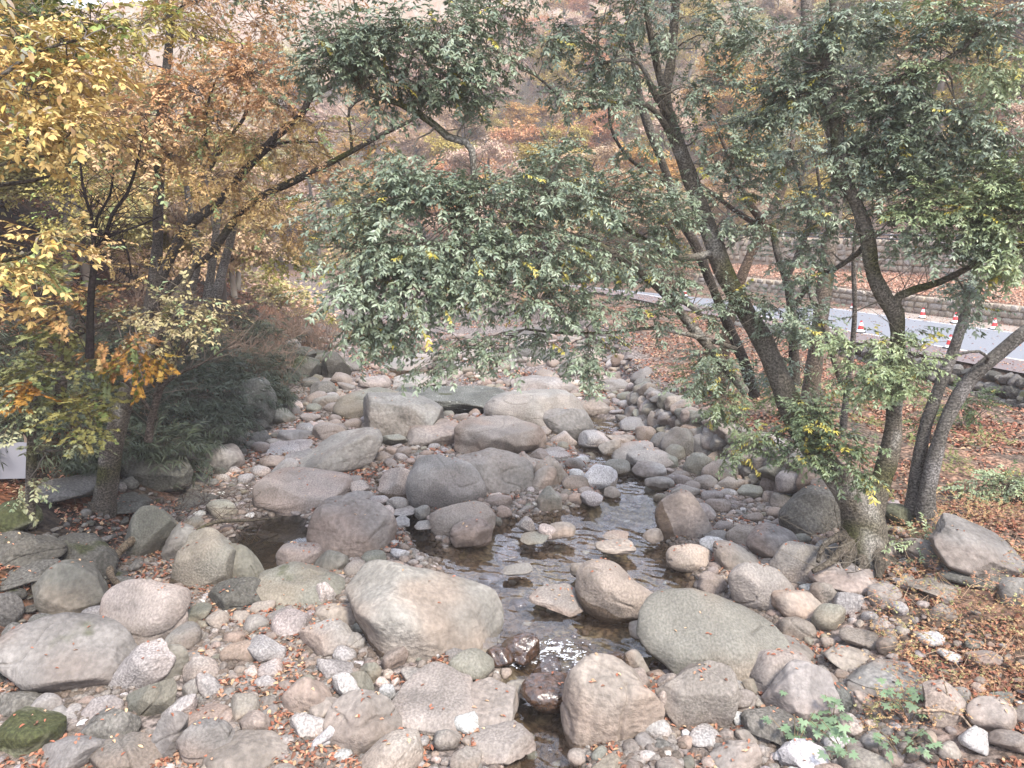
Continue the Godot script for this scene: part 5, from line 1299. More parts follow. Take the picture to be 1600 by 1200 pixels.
func build_ground() -> void:
	var xs := []
	var x := -190.0
	while x < 190:
		xs.append(x)
		x += 0.15 if x > -11 and x < 11 else (0.4 if x > -20 and x < 30 else (1.5 if absf(x) < 60 else 5.0))
	var ds := []
	var d := -40.0
	while d < 260:
		ds.append(d)
		d += 2.0 if d < 4 else (0.15 if d < 26 else (0.35 if d < 48 else (0.8 if d < 80 else 4.0)))
	var v := PackedVector3Array()
	var c := PackedColorArray()
	var idx := PackedInt32Array()
	var w: int = xs.size()
	for dd in ds:
		for xx in xs:
			v.append(Vector3(xx, ground(xx, dd), -dd))
			var l := tab(LT, dd)
			var r := tab(RT, dd)
			var col := Color(.27, .225, .20)
			var n := nf.get_noise_2d(xx * 60, dd * 60)
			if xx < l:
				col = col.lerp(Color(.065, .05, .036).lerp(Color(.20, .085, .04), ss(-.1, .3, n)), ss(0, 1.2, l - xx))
			if xx > r:
				col = col.lerp(Color(.18, .13, .095).lerp(Color(.33, .20, .135), ss(-.2, .3, n)), ss(0.2, 2.0, xx - r))
			var u := road_u(xx, dd)
			if u > 11.4:
				col = Color(.52, .32, .23).lerp(Color(.40, .30, .22), ss(-.2, .3, n))
			if u > 19:
				col = Color(.48, .37, .28).lerp(Color(.38, .30, .19), ss(-.15, .25, nz.get_noise_2d(xx * 9, dd * 9))).lerp(Color(.42, .24, .15), ss(0.0, .4, n))
			elif dd > 55 and xx < l: col = Color(.30, .22, .13)
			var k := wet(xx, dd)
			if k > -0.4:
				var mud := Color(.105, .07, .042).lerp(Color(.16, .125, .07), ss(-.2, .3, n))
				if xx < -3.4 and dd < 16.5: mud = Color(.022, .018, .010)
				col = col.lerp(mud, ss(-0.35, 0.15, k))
			c.append(col)
	for i in ds.size() - 1:
		for j in w - 1:
			var a := i * w + j
			idx.append_array(PackedInt32Array([a, a + w, a + 1, a + 1, a + w, a + w + 1]))
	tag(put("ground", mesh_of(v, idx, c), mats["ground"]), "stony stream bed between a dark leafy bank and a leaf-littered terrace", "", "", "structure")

func build_water() -> void:
	var v := PackedVector3Array()
	var c := PackedColorArray()
	var idx := PackedInt32Array()
	var map := {}
	var st := 0.07
	var rp := FastNoiseLite.new()
	rp.seed = 77
	rp.frequency = 1.0
	rp.fractal_octaves = 3
	for i in range(0, 680):
		var d := 3.0 + i * st
		if d > 44: break
		for j in range(-150, 90):
			var x := j * st
			if d > 26 and x < -10.4: continue
			if wet(x, d) < -0.75: continue
			var calm := 1.0 if x > -3.4 else 0.06
			var amp := (0.017 if d > 11.3 else 0.03) * calm
			if d > 15.6 and d < 20: amp = 0.018
			var y := water_y(d) + amp * rp.get_noise_2d(x * 2.2, d * 4.6) + amp * 0.6 * rp.get_noise_2d(x * 7.0, d * 12.0)
			if d > 10.0 and d < 11.3: y += 0.03 * rp.get_noise_2d(x * 5, d * 5)
			map[i * 1000 + j] = v.size()
			v.append(Vector3(x, y, -d))
	for key in map:
		var a: int = map[key]
		if map.has(key + 1) and map.has(key + 1000) and map.has(key + 1001):
			idx.append_array(PackedInt32Array([a, map[key + 1000], map[key + 1], map[key + 1], map[key + 1000], map[key + 1001]]))
	var m := StandardMaterial3D.new()
	m.transparency = BaseMaterial3D.TRANSPARENCY_ALPHA
	m.albedo_color = Color(.22, .17, .12, 0.14)
	m.roughness = 0.05
	m.metallic_specular = 0.42
	tag(put("water", mesh_of(v, idx, c), m), "clear shallow brown water of the stream and its pools", "", "", "structure")
	# broken water of the little rapid
	var xf := []
	var cols := []
	ico(1)
	var dv := PackedColorArray()
	var drop := mesh_of(ico_v[1], ico_i[1], dv)
	var lines := [[Vector2(.15, 10.75), Vector2(.75, 10.95)], [Vector2(-.15, 10.45), Vector2(.35, 10.7)], [Vector2(.95, 10.75), Vector2(1.12, 10.2)], [Vector2(.62, 10.9), Vector2(.95, 10.72)], [Vector2(1.1, 10.3), Vector2(1.12, 9.95)]]
	for k in 2600:
		var l: Array = lines[[0, 0, 0, 1, 1, 2, 2, 3, 4][rng.randi() % 9]]
		var p: Vector2 = (l[0] as Vector2).lerp(l[1], rng.randf()) + Vector2(rng.randfn() * .11, rng.randfn() * .07)
		if nf.get_noise_2d(p.x * 500, p.y * 900) < 0.06: continue
		var s := rr(.0025, .008)
		xf.append(Transform3D(Basis.from_euler(Vector3(0, rr(-.6, .6), 0)).scaled(Vector3(s * rr(1, 3.5), s * .5, s)), Vector3(p.x, water_y(p.y) + rr(.004, .03), -p.y)))
		cols.append(Color(.8, .82, .84))
	var fm := mat_plain(Color(.85, .87, .9), .35)
	fm.vertex_color_use_as_albedo = true
	var fo := scatter("foam", drop, fm, xf, cols, self)
	tag(fo, "white broken water of the little rapid between the boulders", "", "", "stuff")

func strip(u0: float, u1: float, lift: float, d0: float, d1: float, step: float) -> ArrayMesh:
	var v := PackedVector3Array()
	var idx := PackedInt32Array()
	var d := d0
	var n := 0
	while d <= d1:
		var s := 0.297 + (0.0 if d < 50 else 0.04 * (d - 50))
		var k := sqrt(1 + s * s)
		for u in [u0, u1]:
			# across the road, square to its edge
			var p: Vector2 = Vector2(road_edge(d), d) + Vector2(1.0 / k, s / k) * u
			v.append(Vector3(p.x, road_y(d) + lift, -p.y))
		if n: idx.append_array(PackedInt32Array([2 * n - 2, 2 * n, 2 * n - 1, 2 * n - 1, 2 * n, 2 * n + 1]))
		n += 1
		d += step
	return mesh_of(v, idx, PackedColorArray())

func build_road() -> void:
	var am := mat_plain(Color(.20, .208, .225), .9, .3)
	am.albedo_texture = noise_tex(41, 0.2, 4, .8, 1.0)
	am.uv1_triplanar = true
	am.uv1_world_triplanar = true
	am.uv1_scale = Vector3.ONE * .4
	tag(put("road", strip(2.1, 9.1, 0.03, 12, 66, 1.0), am), "pale grey road beyond the trees", "", "", "structure")
	var pm := mat_plain(Color(.20, .165, .16), .92, .3)
	pm.albedo_texture = noise_tex(42, 0.1, 5, .7, 1.0)
	pm.uv1_triplanar = true
	pm.uv1_world_triplanar = true
	tag(put("pavement", strip(-0.12, 2.1, 0.034, 12, 66, 1.0), pm), "pinkish paved verge along the near edge of the road", "", "", "structure")
	tag(put("road_shoulder", strip(9.1, 11.5, 0.026, 12, 66, 1.0), mat_plain(Color(.24, .20, .165), .95)), "dusty shoulder below the stone wall", "", "", "structure")
	var wm := mat_plain(Color(.5, .5, .5), .7)
	for q in [[2.12, 2.27], [8.75, 8.9]]:
		tag(put("road_marking", strip(q[0], q[1], 0.036, 12, 66, 1.0), wm), "white edge line of the road", "", "", "structure")

func wall_stone(w: float, h: float, j: Array) -> ArrayMesh:    # one squared face stone: rim, bevel and a bulging front
	var v := PackedVector3Array()
	var c := PackedColorArray()
	var idx := PackedInt32Array()
	var rim := []
	for k in 8:
		var q: Vector2 = [Vector2(-.5, -.42), Vector2(-.3, -.5), Vector2(.3, -.5), Vector2(.5, -.42), Vector2(.5, .42), Vector2(.3, .5), Vector2(-.3, .5), Vector2(-.5, .42)][k]
		rim.append(Vector2(q.x * w, q.y * h) + Vector2(j[k] * .06 * w, j[(k + 3) % 8] * .08 * h))
	for ring in [[1.0, 0.0], [0.97, .07], [0.72, .11]]:
		for k in 8:
			v.append(Vector3(rim[k].x * ring[0], rim[k].y * ring[0], ring[1]))
	v.append(Vector3(j[0] * .03, j[1] * .03, .12 + j[2] * .02))
	for ring in 2:
		for k in 8:
			var a: int = ring * 8 + k
			var b: int = ring * 8 + (k + 1) % 8
			idx.append_array(PackedInt32Array([a, a + 8, b, b, a + 8, b + 8]))
	for k in 8: idx.append_array(PackedInt32Array([16 + k, 24, 16 + (k + 1) % 8]))
	for k in v.size(): c.append(Color(1, 1, 1))
	return mesh_of(v, idx, c)

func build_far_walls() -> void:
	var shapes := []
	for k in 14:
		var j := []
		for q in 8: j.append(rr(-1, 1))
		shapes.append(wall_stone(1, 1, j))
	var sm := []
	for q in [Color(.46, .38, .28), Color(.40, .34, .27), Color(.50, .42, .32), Color(.38, .31, .235), Color(.44, .39, .33)]:
		var m := mat_stone(51 + sm.size(), 1.2, .6, 1.0, .9)
		m.albedo_color = (q as Color).linear_to_srgb()
		m.vertex_color_use_as_albedo = false
		sm.append(m)
	for wd in [["low", 11.5, 0.0, 1.0, 31.0, 58.0, .52, .34], ["high", 15.0, 2.0, 1.95, 36.0, 62.0, .62, .40]]:
		var o := root("stone_wall")
		tag(o, "low wall of squared tan stones along the road's far side" if wd[0] == "low" else "high retaining wall of tan stones below the guard rail", "wall")
		var d: float
		var y: float = wd[2]
		var row := 0
		while y < wd[2] + wd[3] - .1:
			var h: float = wd[7] * rr(.9, 1.1)
			d = wd[4] + rr(0, .5)
			while d < wd[5]:
				var w: float = wd[6] * rr(.65, 1.35)
				var s := 0.297 + (0.0 if d < 50 else 0.04 * (d - 50))
				var kk := sqrt(1 + s * s)
				var p: Vector2 = Vector2(road_edge(d), d) + Vector2(1.0 / kk, s / kk) * (wd[1] - .02)
				var b := put("stone", shapes[rng.randi() % 14], sm[rng.randi() % 5], o)
				var zz := Vector3(-1.0 / kk, 0, s / kk)
				b.basis = Basis(Vector3.UP.cross(zz), Vector3.UP, zz).scaled_local(Vector3(w * .97, h * .96, 1))
				b.position = Vector3(p.x, road_y(d) + y + h / 2 + (0.0 if wd[0] == "low" else 0.05), -p.y)
				d += w * kk * (1.0 / (1.0 + s * s) if false else 1.0) / kk * 1.0
			y += h
			row += 1
		# the bed of mortar behind the stones
		var v := PackedVector3Array()
		var idx := PackedInt32Array()
		d = wd[4]
		var n := 0
		while d < wd[5] + .5:
			var s := 0.297 + (0.0 if d < 50 else 0.04 * (d - 50))
			var kk := sqrt(1 + s * s)
			for e in [[0.0, wd[2] - .3], [0.0, wd[2] + wd[3] - .02], [.45, wd[2] + wd[3] - .02]]:
				var p: Vector2 = Vector2(road_edge(d), d) + Vector2(1.0 / kk, s / kk) * (wd[1] + .0 + e[0])
				v.append(Vector3(p.x, road_y(d) + e[1], -p.y))
			if n:
				var a := 3 * n
				idx.append_array(PackedInt32Array([a - 3, a, a - 2, a - 2, a, a + 1, a - 2, a + 1, a - 1, a - 1, a + 1, a + 2]))
			n += 1
			d += .75
		put("mortar", mesh_of(v, idx, PackedColorArray()), mat_plain(Color(.30, .25, .19), .95), o)
	# guard rail on the high wall
	var g := root("guard_rail")
	tag(g, "dark guard rail with pale posts on top of the high stone wall", "railing")
	var rm := mat_plain(Color(.06, .06, .065), .6)
	var dm := mat_plain(Color(.55, .54, .52), .7)
	for k in 22:
		var d := 37.0 + k * 1.1
		var s := 0.297 + (0.0 if d < 50 else 0.04 * (d - 50))
		var kk := sqrt(1 + s * s)
		var p: Vector2 = Vector2(road_edge(d), d) + Vector2(1.0 / kk, s / kk) * 15.7
		var bm := BoxMesh.new()
		bm.size = Vector3(.12, .5, .12)
		var b := put("post", bm, dm, g)
		b.position = Vector3(p.x, road_y(d) + 4.15, -p.y)
	for yy in [4.32, 4.06]:
		var P := []
		var R := []
		for k in 12:
			var d := 36.5 + k * 2.2
			var s := 0.297 + (0.0 if d < 50 else 0.04 * (d - 50))
			var kk := sqrt(1 + s * s)
			var p: Vector2 = Vector2(road_edge(d), d) + Vector2(1.0 / kk, s / kk) * 15.58
			P.append(Vector3(p.x, road_y(d) + yy, -p.y))
			R.append(.055)
		var a := tube(P, R, 8, Color(.06, .06, .065), Color(.06, .06, .065), -1, 1.0, 0.0)
		put("rail", mesh_of(a[0], a[1], a[2]), rm, g)

func build_near_wall() -> void:     # rough boulders that hold the road's near edge
	var o := root("rubble_wall")
	tag(o, "dark rough boulder wall holding up the road's near edge", "wall")
	var variants := []
	for k in 7: variants.append(stone_mesh(900 + k, Vector3(.42, .3, .34), ["k", "d", "q", "k", "d", "o", "k"][k], "A", 3))
	for k in 84:
		for c in 3:
			var d := 19.5 + k * .26 + rr(-.06, .06)
			var x := road_edge(d) - .40 - .16 * (2 - c) + rr(-.06, .06)
			var b := put("stone", variants[rng.randi() % 7], mats["stone_d"], o)
			b.position = Vector3(x, road_y(d) - .20 - .36 * (2 - c) + rr(-.06, .04), -d)
			b.rotation = Vector3(rr(-.3, .3), rr(0, TAU), rr(-.3, .3))
			b.scale = Vector3.ONE * rr(.5, .72)

func build_wall_stones() -> void:
	wall_node = root("dry_stone_wall")
	tag(wall_node, "rough dry stone wall edging the terrace beside the upper channel", "wall")
	WS(4.45,1.29,-23.53,Vector3(0.48,0.4,0.39),-10)
	WS(5.23,1.4,-20.94,Vector3(0.67,0.39,0.55),-14)
	WS(5.64,1.24,-19.9,Vector3(0.64,0.35,0.52),-4)
	WS(4.76,1.22,-22.31,Vector3(0.43,0.39,0.35),0)
	WS(4.68,0.85,-20.38,Vector3(0.59,0.47,0.45),-52)
	WS(5.34,0.89,-20.13,Vector3(0.61,0.49,0.49),-20)
	WS(4.73,0.77,-18.87,Vector3(0.37,0.38,0.3),0)
	WS(5.16,0.75,-18.4,Vector3(0.46,0.36,0.37),-8)
	WS(4.38,0.87,-22.43,Vector3(0.55,0.3,0.42),-78)
	WS(4.17,0.84,-20.83,Vector3(0.38,0.36,0.31),0)
	WS(4.7,0.86,-21.73,Vector3(0.35,0.33,0.29),0)
	WS(4.37,0.78,-19.87,Vector3(0.32,0.3,0.26),-20)
	WS(4.23,0.9,-23.37,Vector3(0.42,0.27,0.33),-72)
	WS(3.88,0.84,-21.5,Vector3(0.39,0.3,0.3),-80)
	WS(5.71,0.75,-19.1,Vector3(0.41,0.28,0.34),0)
	WS(6.26,1.32,-18.56,Vector3(0.56,0.3,0.46),0)
	WS(6.53,0.97,-17.62,Vector3(0.73,0.39,0.59),-8)
	WS(5.97,0.76,-18.63,Vector3(0.4,0.25,0.33),0)
	WS(6.52,1.25,-16.26,Vector3(0.37,0.29,0.28),-60)
	WS(6.71,1.28,-15.75,Vector3(0.31,0.26,0.25),0)
	WS(6.3,1.04,-18.22,Vector3(0.45,0.24,0.37),0)
	WS(5.97,0.68,-18,Vector3(0.29,0.18,0.24),0)
	WS(5.92,1.08,-19.1,Vector3(0.45,0.28,0.37),-8)
	WS(6.7,1.37,-17.64,Vector3(0.53,0.29,0.43),-8)
	WS(6.83,1.45,-16.3,Vector3(0.39,0.21,0.32),0)
	WS(4.1,0.92,-24.05,Vector3(0.38,0.27,0.31),0)
	WS(4.03,0.75,-19.28,Vector3(0.31,0.24,0.25),0)
	WS(4.64,0.68,-17.81,Vector3(0.33,0.2,0.27),0)
	WS(5.24,0.67,-17.74,Vector3(0.35,0.19,0.28),0)
	for k in 22:
		var d := 16.4 + k * .38
		for c in 3:
			var x := tab(RT, d + c * .17) - .12 + .14 * c + rr(-.08, .08)
			var sx := rr(.27, .44)
			WS(x, bed(d) + .14 + .38 * c + rr(-.05, .05), -d - c * .17, Vector3(sx, rr(.19, .27), rr(.24, .34)), rr(-14, 14))

func near_name(x: float, d: float) -> Array:
	var best := 1e9
	var out := []
	for k in known:
		var q: float = Vector2(k[0] - x, k[1] - d).length() - k[2]
		if q < best:
			best = q
			out = k
	return out

func build_stones() -> void:
	# stones fill the bed between the boulders, the largest first
	var grid := {}
	for h in held:
		for i in range(int(floor(h[0] - h[2])), int(floor(h[0] + h[2])) + 1):
			for j in range(int(floor(h[1] - h[2])), int(floor(h[1] + h[2])) + 1):
				var key := i * 1000 + j
				if not grid.has(key): grid[key] = []
				grid[key].append(h)
	var tones := ["t", "t", "p", "g", "w", "o", "t", "g", "p", "t"]
	var shapes := ["S", "A", "F", "A"]
	var protos := {}
	var found := []
	for pass_ in [[.28, 900], [.19, 3400], [.13, 5000], [.09, 16000], [.06, 36000]]:
		for k in pass_[1]:
			var d := 6.5 + 33.0 * pow(rng.randf(), 1.25)
			var l := tab(LT, d)
			var r := tab(RT, d)
			var x := rr(l - 1.6, r + (2.4 if d < 15 else .4))
			if x > 5.6 + (d - 10.3) * .6 and rng.randf() < .75: continue
			var s: float = pass_[0] * rr(.75, 1.3)
			if d > 24 and pass_[0] < .1: continue
			if d > 20: s *= 1.2
			var w := wet(x, d)
			if w > 0.0 and (x < -3.4 or rng.randf() < (.93 if d > 10.8 and d < 17 else .7)): continue
			var dens := nz.get_noise_2d(x * 45 + 300, d * 45)
			if pass_[0] > .1 and dens < -.02 and x < 3.4 and d > 12: continue
			var hit := false
			for i in [int(floor(x))]:
				for g in grid.get(i * 1000 + int(floor(d)), []):
					var q := Vector2(g[0] - x, g[1] - d).length()
					if q < (g[2] + s) * .80:
						hit = true
						break
			if hit: continue
			var h := [x, d, s]
			for i in range(int(floor(x - s)), int(floor(x + s)) + 1):
				for j in range(int(floor(d - s)), int(floor(d + s)) + 1):
					var key := i * 1000 + j
					if not grid.has(key): grid[key] = []
					grid[key].append(h)
			var far := Vector3(x, 6.3, d).length()
			found.append([s / far, x, d, s, w])
	found.sort_custom(func(a, b): return a[0] > b[0])
	var inside := 0
	var used := {}
	var bins := {}
	for k in found.size():
		var f: Array = found[k]
		var t: String = tones[rng.randi() % 10]
		var sh: String = shapes[rng.randi() % 4]
		var x: float = f[1]
		var d: float = f[2]
		var s: float = f[3]
		if t == "w" and (d > 19 or rng.randf() < .4): t = "p"
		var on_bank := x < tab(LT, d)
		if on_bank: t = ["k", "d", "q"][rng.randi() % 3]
		if f[4] > 0.05: t = "r" if rng.randf() < .6 else "o"
		var var_ := rng.randi() % 3
		var detail := 3 if s / sqrt(x * x + d * d + 40) > .017 else 2
		var key := "%s%s%d%d" % [t, sh, var_, detail]
		if not protos.has(key):
			protos[key] = stone_mesh(hash(key) % 9999, Vector3(1, .62 if sh != "F" else .4, .82) * (.25 if true else 1.0), t, sh, detail)
		var y := ground(x, d)
		var sz := s / .25 * rr(.95, 1.1)
		var bs := Basis.from_euler(Vector3(rr(-.25, .25), rr(0, TAU), rr(-.25, .25))).scaled(Vector3(sz, sz * rr(.8, 1.2), sz * rr(.85, 1.1)))
		var at := Vector3(x, y + s * rr(.1, .3), -d)
		var px := (x / (d * .98 + 1.2)) * 1203
		if inside < 280 and absf(px) < 780 and d > 8.2:
			inside += 1
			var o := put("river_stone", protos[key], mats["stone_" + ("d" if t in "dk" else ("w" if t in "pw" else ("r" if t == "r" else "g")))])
			o.transform = Transform3D(bs, at)
			var nb := near_name(x, d)
			var where := "behind" if d > nb[1] + nb[2] * .6 else ("before" if d < nb[1] - nb[2] * .6 else ("streamward of" if absf(x - 0.8) < absf(nb[0] - 0.8) else "bankward of"))
			var tone_word: String = {"t": "tan", "p": "pale", "g": "grey", "w": "whitish", "o": "olive", "k": "dark grey", "d": "mossy dark", "q": "dull grey", "r": "wet brown"}[t]
			var shape_word: String = {"S": "rounded", "A": "angular", "F": "flat"}[sh]
			var done := false
			for extra in ["", "larger ", "small ", "oblong ", "half-sunk ", "loose ", "tilted ", "little ", "stubby ", "mid-sized ", "weathered ", "worn "]:
				var lab := "%s%s %s stone %s the %s" % [extra, tone_word, shape_word, where, nb[3]]
				if not used.has(lab):
					used[lab] = true
					tag(o, lab, "stone", "loose stones between the boulders")
					done = true
					break
			if not done: tag(o, "one of several %s %s stones %s the %s" % [tone_word, shape_word, where, nb[3]], "stone", "loose stones between the boulders")
		else:
			if not bins.has(key): bins[key] = [[], [], t]
			bins[key][0].append(Transform3D(bs, at))
			var c := rr(.85, 1.15)
			bins[key][1].append(Color(c * rr(1.0, 1.09), c, c * rr(.93, 1.02)))
	print("stones ", found.size(), " objects ", inside)
	var gr := root("river_gravel")
	tag(gr, "smaller cobbles and gravel covering the stream bed", "", "", "stuff")
	for key in bins:
		var t: String = bins[key][2]
		scatter("cobbles", protos[key], mats["stone_" + ("d" if t in "dk" else ("w" if t in "pw" else ("r" if t == "r" else "g")))], bins[key][0], bins[key][1], gr)
	# pebbles
	ico(1)
	var pebble := []
	for k in 3: pebble.append(stone_mesh(70 + k, Vector3(.05, .03, .042), "p", "S" if k else "A", 1))
	var xf := [[], [], []]
	var cols := [[], [], []]
	for k in 90000:
		var d := 6.5 + 22.0 * pow(rng.randf(), 1.3)
		var l := tab(LT, d)
		var x := rr(l - .3, tab(RT, d) + .8)
		var w := wet(x, d)
		if w > .35 and rng.randf() < .8: continue
		if w > -.15 and x < -3.4 and d < 17: continue
		if nz.get_noise_2d(x * 30, d * 30 + 200) + rr(-.15, .15) < -.10: continue
		var q := rng.randi() % 3
		var s := rr(.5, 1.7)
		xf[q].append(Transform3D(Basis.from_euler(Vector3(rr(-.4, .4), rr(0, TAU), rr(-.4, .4))).scaled(Vector3(s, s, s)), Vector3(x, ground(x, d) + .008 * s, -d)))
		var c: Color = [Color(.85, .72, .62), Color(.95, .88, .82), Color(.62, .53, .45), Color(1.1, 1.06, 1.0), Color(.72, .6, .5)][rng.randi() % 5]
		if w > 0: c = Color(.45, .33, .22)
		cols[q].append(c * rr(.5, .8) * (1.0 if d < 17 else .85))
	for q in 3: scatter("pebbles", pebble[q], mats["stone_w"], xf[q], cols[q], gr)

func build_litter() -> void:
	var meshes := []
	for k in 3:
		var s := Sink.new()
		s.leaf(Vector3(0, 0, -.04), Vector3(0, 0, 1), Vector3.UP, rr(.07, .09), rr(.03, .042), rr(.1, .35), rr(-.3, .4), Color(1, 1, 1))
		meshes.append(mesh_of(s.v, s.i, s.c))
	var xf := [[], [], []]
	var cols := [[], [], []]
	var reds := [Color(.25, .095, .055), Color(.19, .07, .04), Color(.30, .14, .085), Color(.32, .19, .12), Color(.14, .065, .04), Color(.36, .24, .14)]
	for k in 190000:
		var d := 6.5 + 40.0 * pow(rng.randf(), 1.5)
		var x := rr(-.78, .78) * (d + 2.0)
		if road_u(x, d) > -.5: continue
		var l := tab(LT, d)
		var r := tab(RT, d)
		var n := nf.get_noise_2d(x * 70, d * 70)
		var bank := x < l or x > r
		var w := wet(x, d)
		if w > -.1: continue
		if bank:
			if n + .8 * nz.get_noise_2d(x * 26, d * 26 + 90) < -.12: continue
		elif n + .9 * nz.get_noise_2d(x * 22 + 50, d * 22) < .06 - (.12 if w > -.8 else 0.0) - (.10 if x < l + 1.5 else 0.0): continue
		if d > 22 and rng.randf() < .2: continue
		var q := rng.randi() % 3
		var s := rr(.8, 1.3) * (1.0 if d < 18 else 1.5)
		xf[q].append(Transform3D(Basis.from_euler(Vector3(rr(-.6, .6), rr(0, TAU), rr(-.6, .6))).scaled(Vector3(s, s, s)), Vector3(x, ground(x, d) + rr(.015, .075 if not bank else .04), -d)))
		cols[q].append((reds[rng.randi() % 6] as Color) * rr(.8, 1.1))
	for k in 5200:
		var d := rr(19, 58)
		var u := rr(0.0, 11.4)
		if u > 2.3 and u < 8.6 and rng.randf() < .85: continue
		var s := 0.297 + (0.0 if d < 50 else 0.04 * (d - 50))
		var kk := sqrt(1 + s * s)
		var p := Vector2(road_edge(d), d) + Vector2(1.0 / kk, s / kk) * u
		var q := rng.randi() % 3
		xf[q].append(Transform3D(Basis.from_euler(Vector3(rr(-.3, .3), rr(0, TAU), rr(-.3, .3))).scaled(Vector3.ONE * 1.3), Vector3(p.x, road_y(d) + .05, -p.y)))
		cols[q].append((reds[rng.randi() % 6] as Color) * rr(.9, 1.4))
	for p in resting:
		var q := rng.randi() % 3
		xf[q].append(Transform3D(Basis.from_euler(Vector3(rr(-.3, .3), rr(0, TAU), rr(-.3, .3))).scaled(Vector3.ONE * rr(.6, 1.0)), p))
		cols[q].append((reds[rng.randi() % 6] as Color) * rr(.9, 1.5))
	var o := root("leaf_litter")
	tag(o, "fallen red-brown leaves drifted over banks and gravel", "", "", "stuff")
	for q in 3: scatter("fallen_leaves", meshes[q], mats["litter"], xf[q], cols[q], o)
	# pink litter beyond the road
	var xf2 := []
	var c2 := []
	for k in 16000:
		var d := rr(30, 62)
		var u := rr(11.75, 15)
		var s := 0.297 + (0.0 if d < 50 else 0.04 * (d - 50))
		var kk := sqrt(1 + s * s)
		var p: Vector2 = Vector2(road_edge(d), d) + Vector2(1.0 / kk, s / kk) * u
		xf2.append(Transform3D(Basis.from_euler(Vector3(rr(-.6, .6), rr(0, TAU), rr(-.6, .6))).scaled(Vector3.ONE * 1.9), Vector3(p.x, ground(p.x, p.y) + .03, -p.y)))
		c2.append((Color(.55, .30, .2) if k % 3 else Color(.5, .38, .28)) * rr(.8, 1.1))
	scatter("fallen_leaves", meshes[0], mats["litter"], xf2, c2, o)

func gp(x: float, d: float, up := 0.0) -> Vector3: return Vector3(x, ground(x, d) + up, -d)

func build_wood() -> void:
	var o := root("driftwood")
	tag(o, "curved grey driftwood limb arching beside the tall pointed greenish boulder", "driftwood")
	var P := [gp(-6.75, 14.6, .35), gp(-7.05, 14.3, .5), gp(-7.35, 13.9, .32), gp(-7.4, 13.4, .2), gp(-7.2, 12.9, .16), gp(-6.8, 12.5, .12)]
	var a := tube(P, [.05, .075, .085, .085, .075, .04], 9, Color(.22, .17, .12), Color(.30, .25, .19), -.25, .08, .35)
	put("trunk", mesh_of(a[0], a[1], a[2]), mats["bark"], o)
	a = tube([P[1], P[1] + Vector3(.25, .12, -.1), P[1] + Vector3(.5, .02, -.05)], [.06, .05, .03], 8, Color(.24, .18, .13), Color(.32, .26, .2), -.5, .08, .35)
	put("stub", mesh_of(a[0], a[1], a[2]), mats["bark"], o)
	o = root("fallen_branch")
	tag(o, "thin fallen branch lying over the bank at the dark pool", "branch")
	a = tube([gp(-6.5, 14.2, .2), gp(-6.1, 14.9, .35), gp(-5.6, 15.5, .4), gp(-5.1, 15.9, .42)], [.05, .045, .03, .012], 7, Color(.13, .11, .08), Color(.2, .18, .14), -.2, .1, .2)
	put("stem", mesh_of(a[0], a[1], a[2]), mats["bark"], o)
	var tw := Sink.new()
	for k in 60:
		var p := gp(rr(-7.6, -5.4), rr(15, 17), rr(0, .1))
		tw.twig([p, p + Vector3(rr(-.5, .5), rr(.1, .5), rr(-.4, .4)), p + Vector3(rr(-.9, .9), rr(.1, .7), rr(-.7, .7))], .008, .003, Color(.07, .05, .04))
	var b := put("dead_twigs", mesh_of(tw.v, tw.i, tw.c), mats["twig"])
	tag(b, "tangle of dead dark twigs on the shaded bank above the dark pool", "brush", "", "stuff")

func build_near_leaves() -> void:
	# the large leaves of the nearest yellow boughs, one by one, hung on the yellow tree
	var tree: Node3D = get_node("yellow_tree")
	var s := Sink.new()
	s.leaf(Vector3.ZERO, Vector3(0, 0, 1), Vector3.UP, .095, .042, .1, .2, Color(1, 1, 1))
	var lm := mesh_of(s.v, s.i, s.c)
	var ms := []
	for q in [Color(.56, .38, .08), Color(.50, .40, .11), Color(.40, .37, .09), Color(.60, .36, .10), Color(.30, .31, .07)]:
		var m := mat_leaf(.55, .4, .7)
		m.vertex_color_use_as_albedo = false
		m.albedo_color = (q as Color).linear_to_srgb()
		ms.append(m)
	var cs := []
	for c in clumps: if c[3] in ["yellow", "lime"]: cs.append(c)
	for k in 260:
		var c: Array = cs[rng.randi() % cs.size()]
		var p := crown_spot(c[0], c[1])
		p.z += absf(c[1].z) * .5
		var o := put("leaf", lm, ms[rng.randi() % 5], tree)
		o.transform = Transform3D(aim(Vector3(rr(-.6, 1), rr(-.9, .1), rr(-1, 1)), Vector3(rr(-.4, .4), 1, rr(-.2, .6)), rr(.8, 1.2)), p)

func bush(called: String, label: String, category: String, group: String, c: Vector3, r: Vector3, n: int, kind: String, stems: int) -> Node3D:
	T(called, label, "greytwig", group)
	cur.set_meta("category", category)
	var base := gp(c.x, -c.z, -.02)
	for k in stems:
		var e := c + Vector3(rr(-.7, .7) * r.x, rr(-.2, .5) * r.y, rr(-.7, .7) * r.z)
		L("stem", [base + Vector3(rr(-.1, .1), 0, rr(-.1, .1)), base.lerp(e, .5) + Vector3(rr(-.1, .1), .05, rr(-.1, .1)), e], [.014, .01, .005])
	K(c, r, n, kind)
	tree_done(0)
	return cur

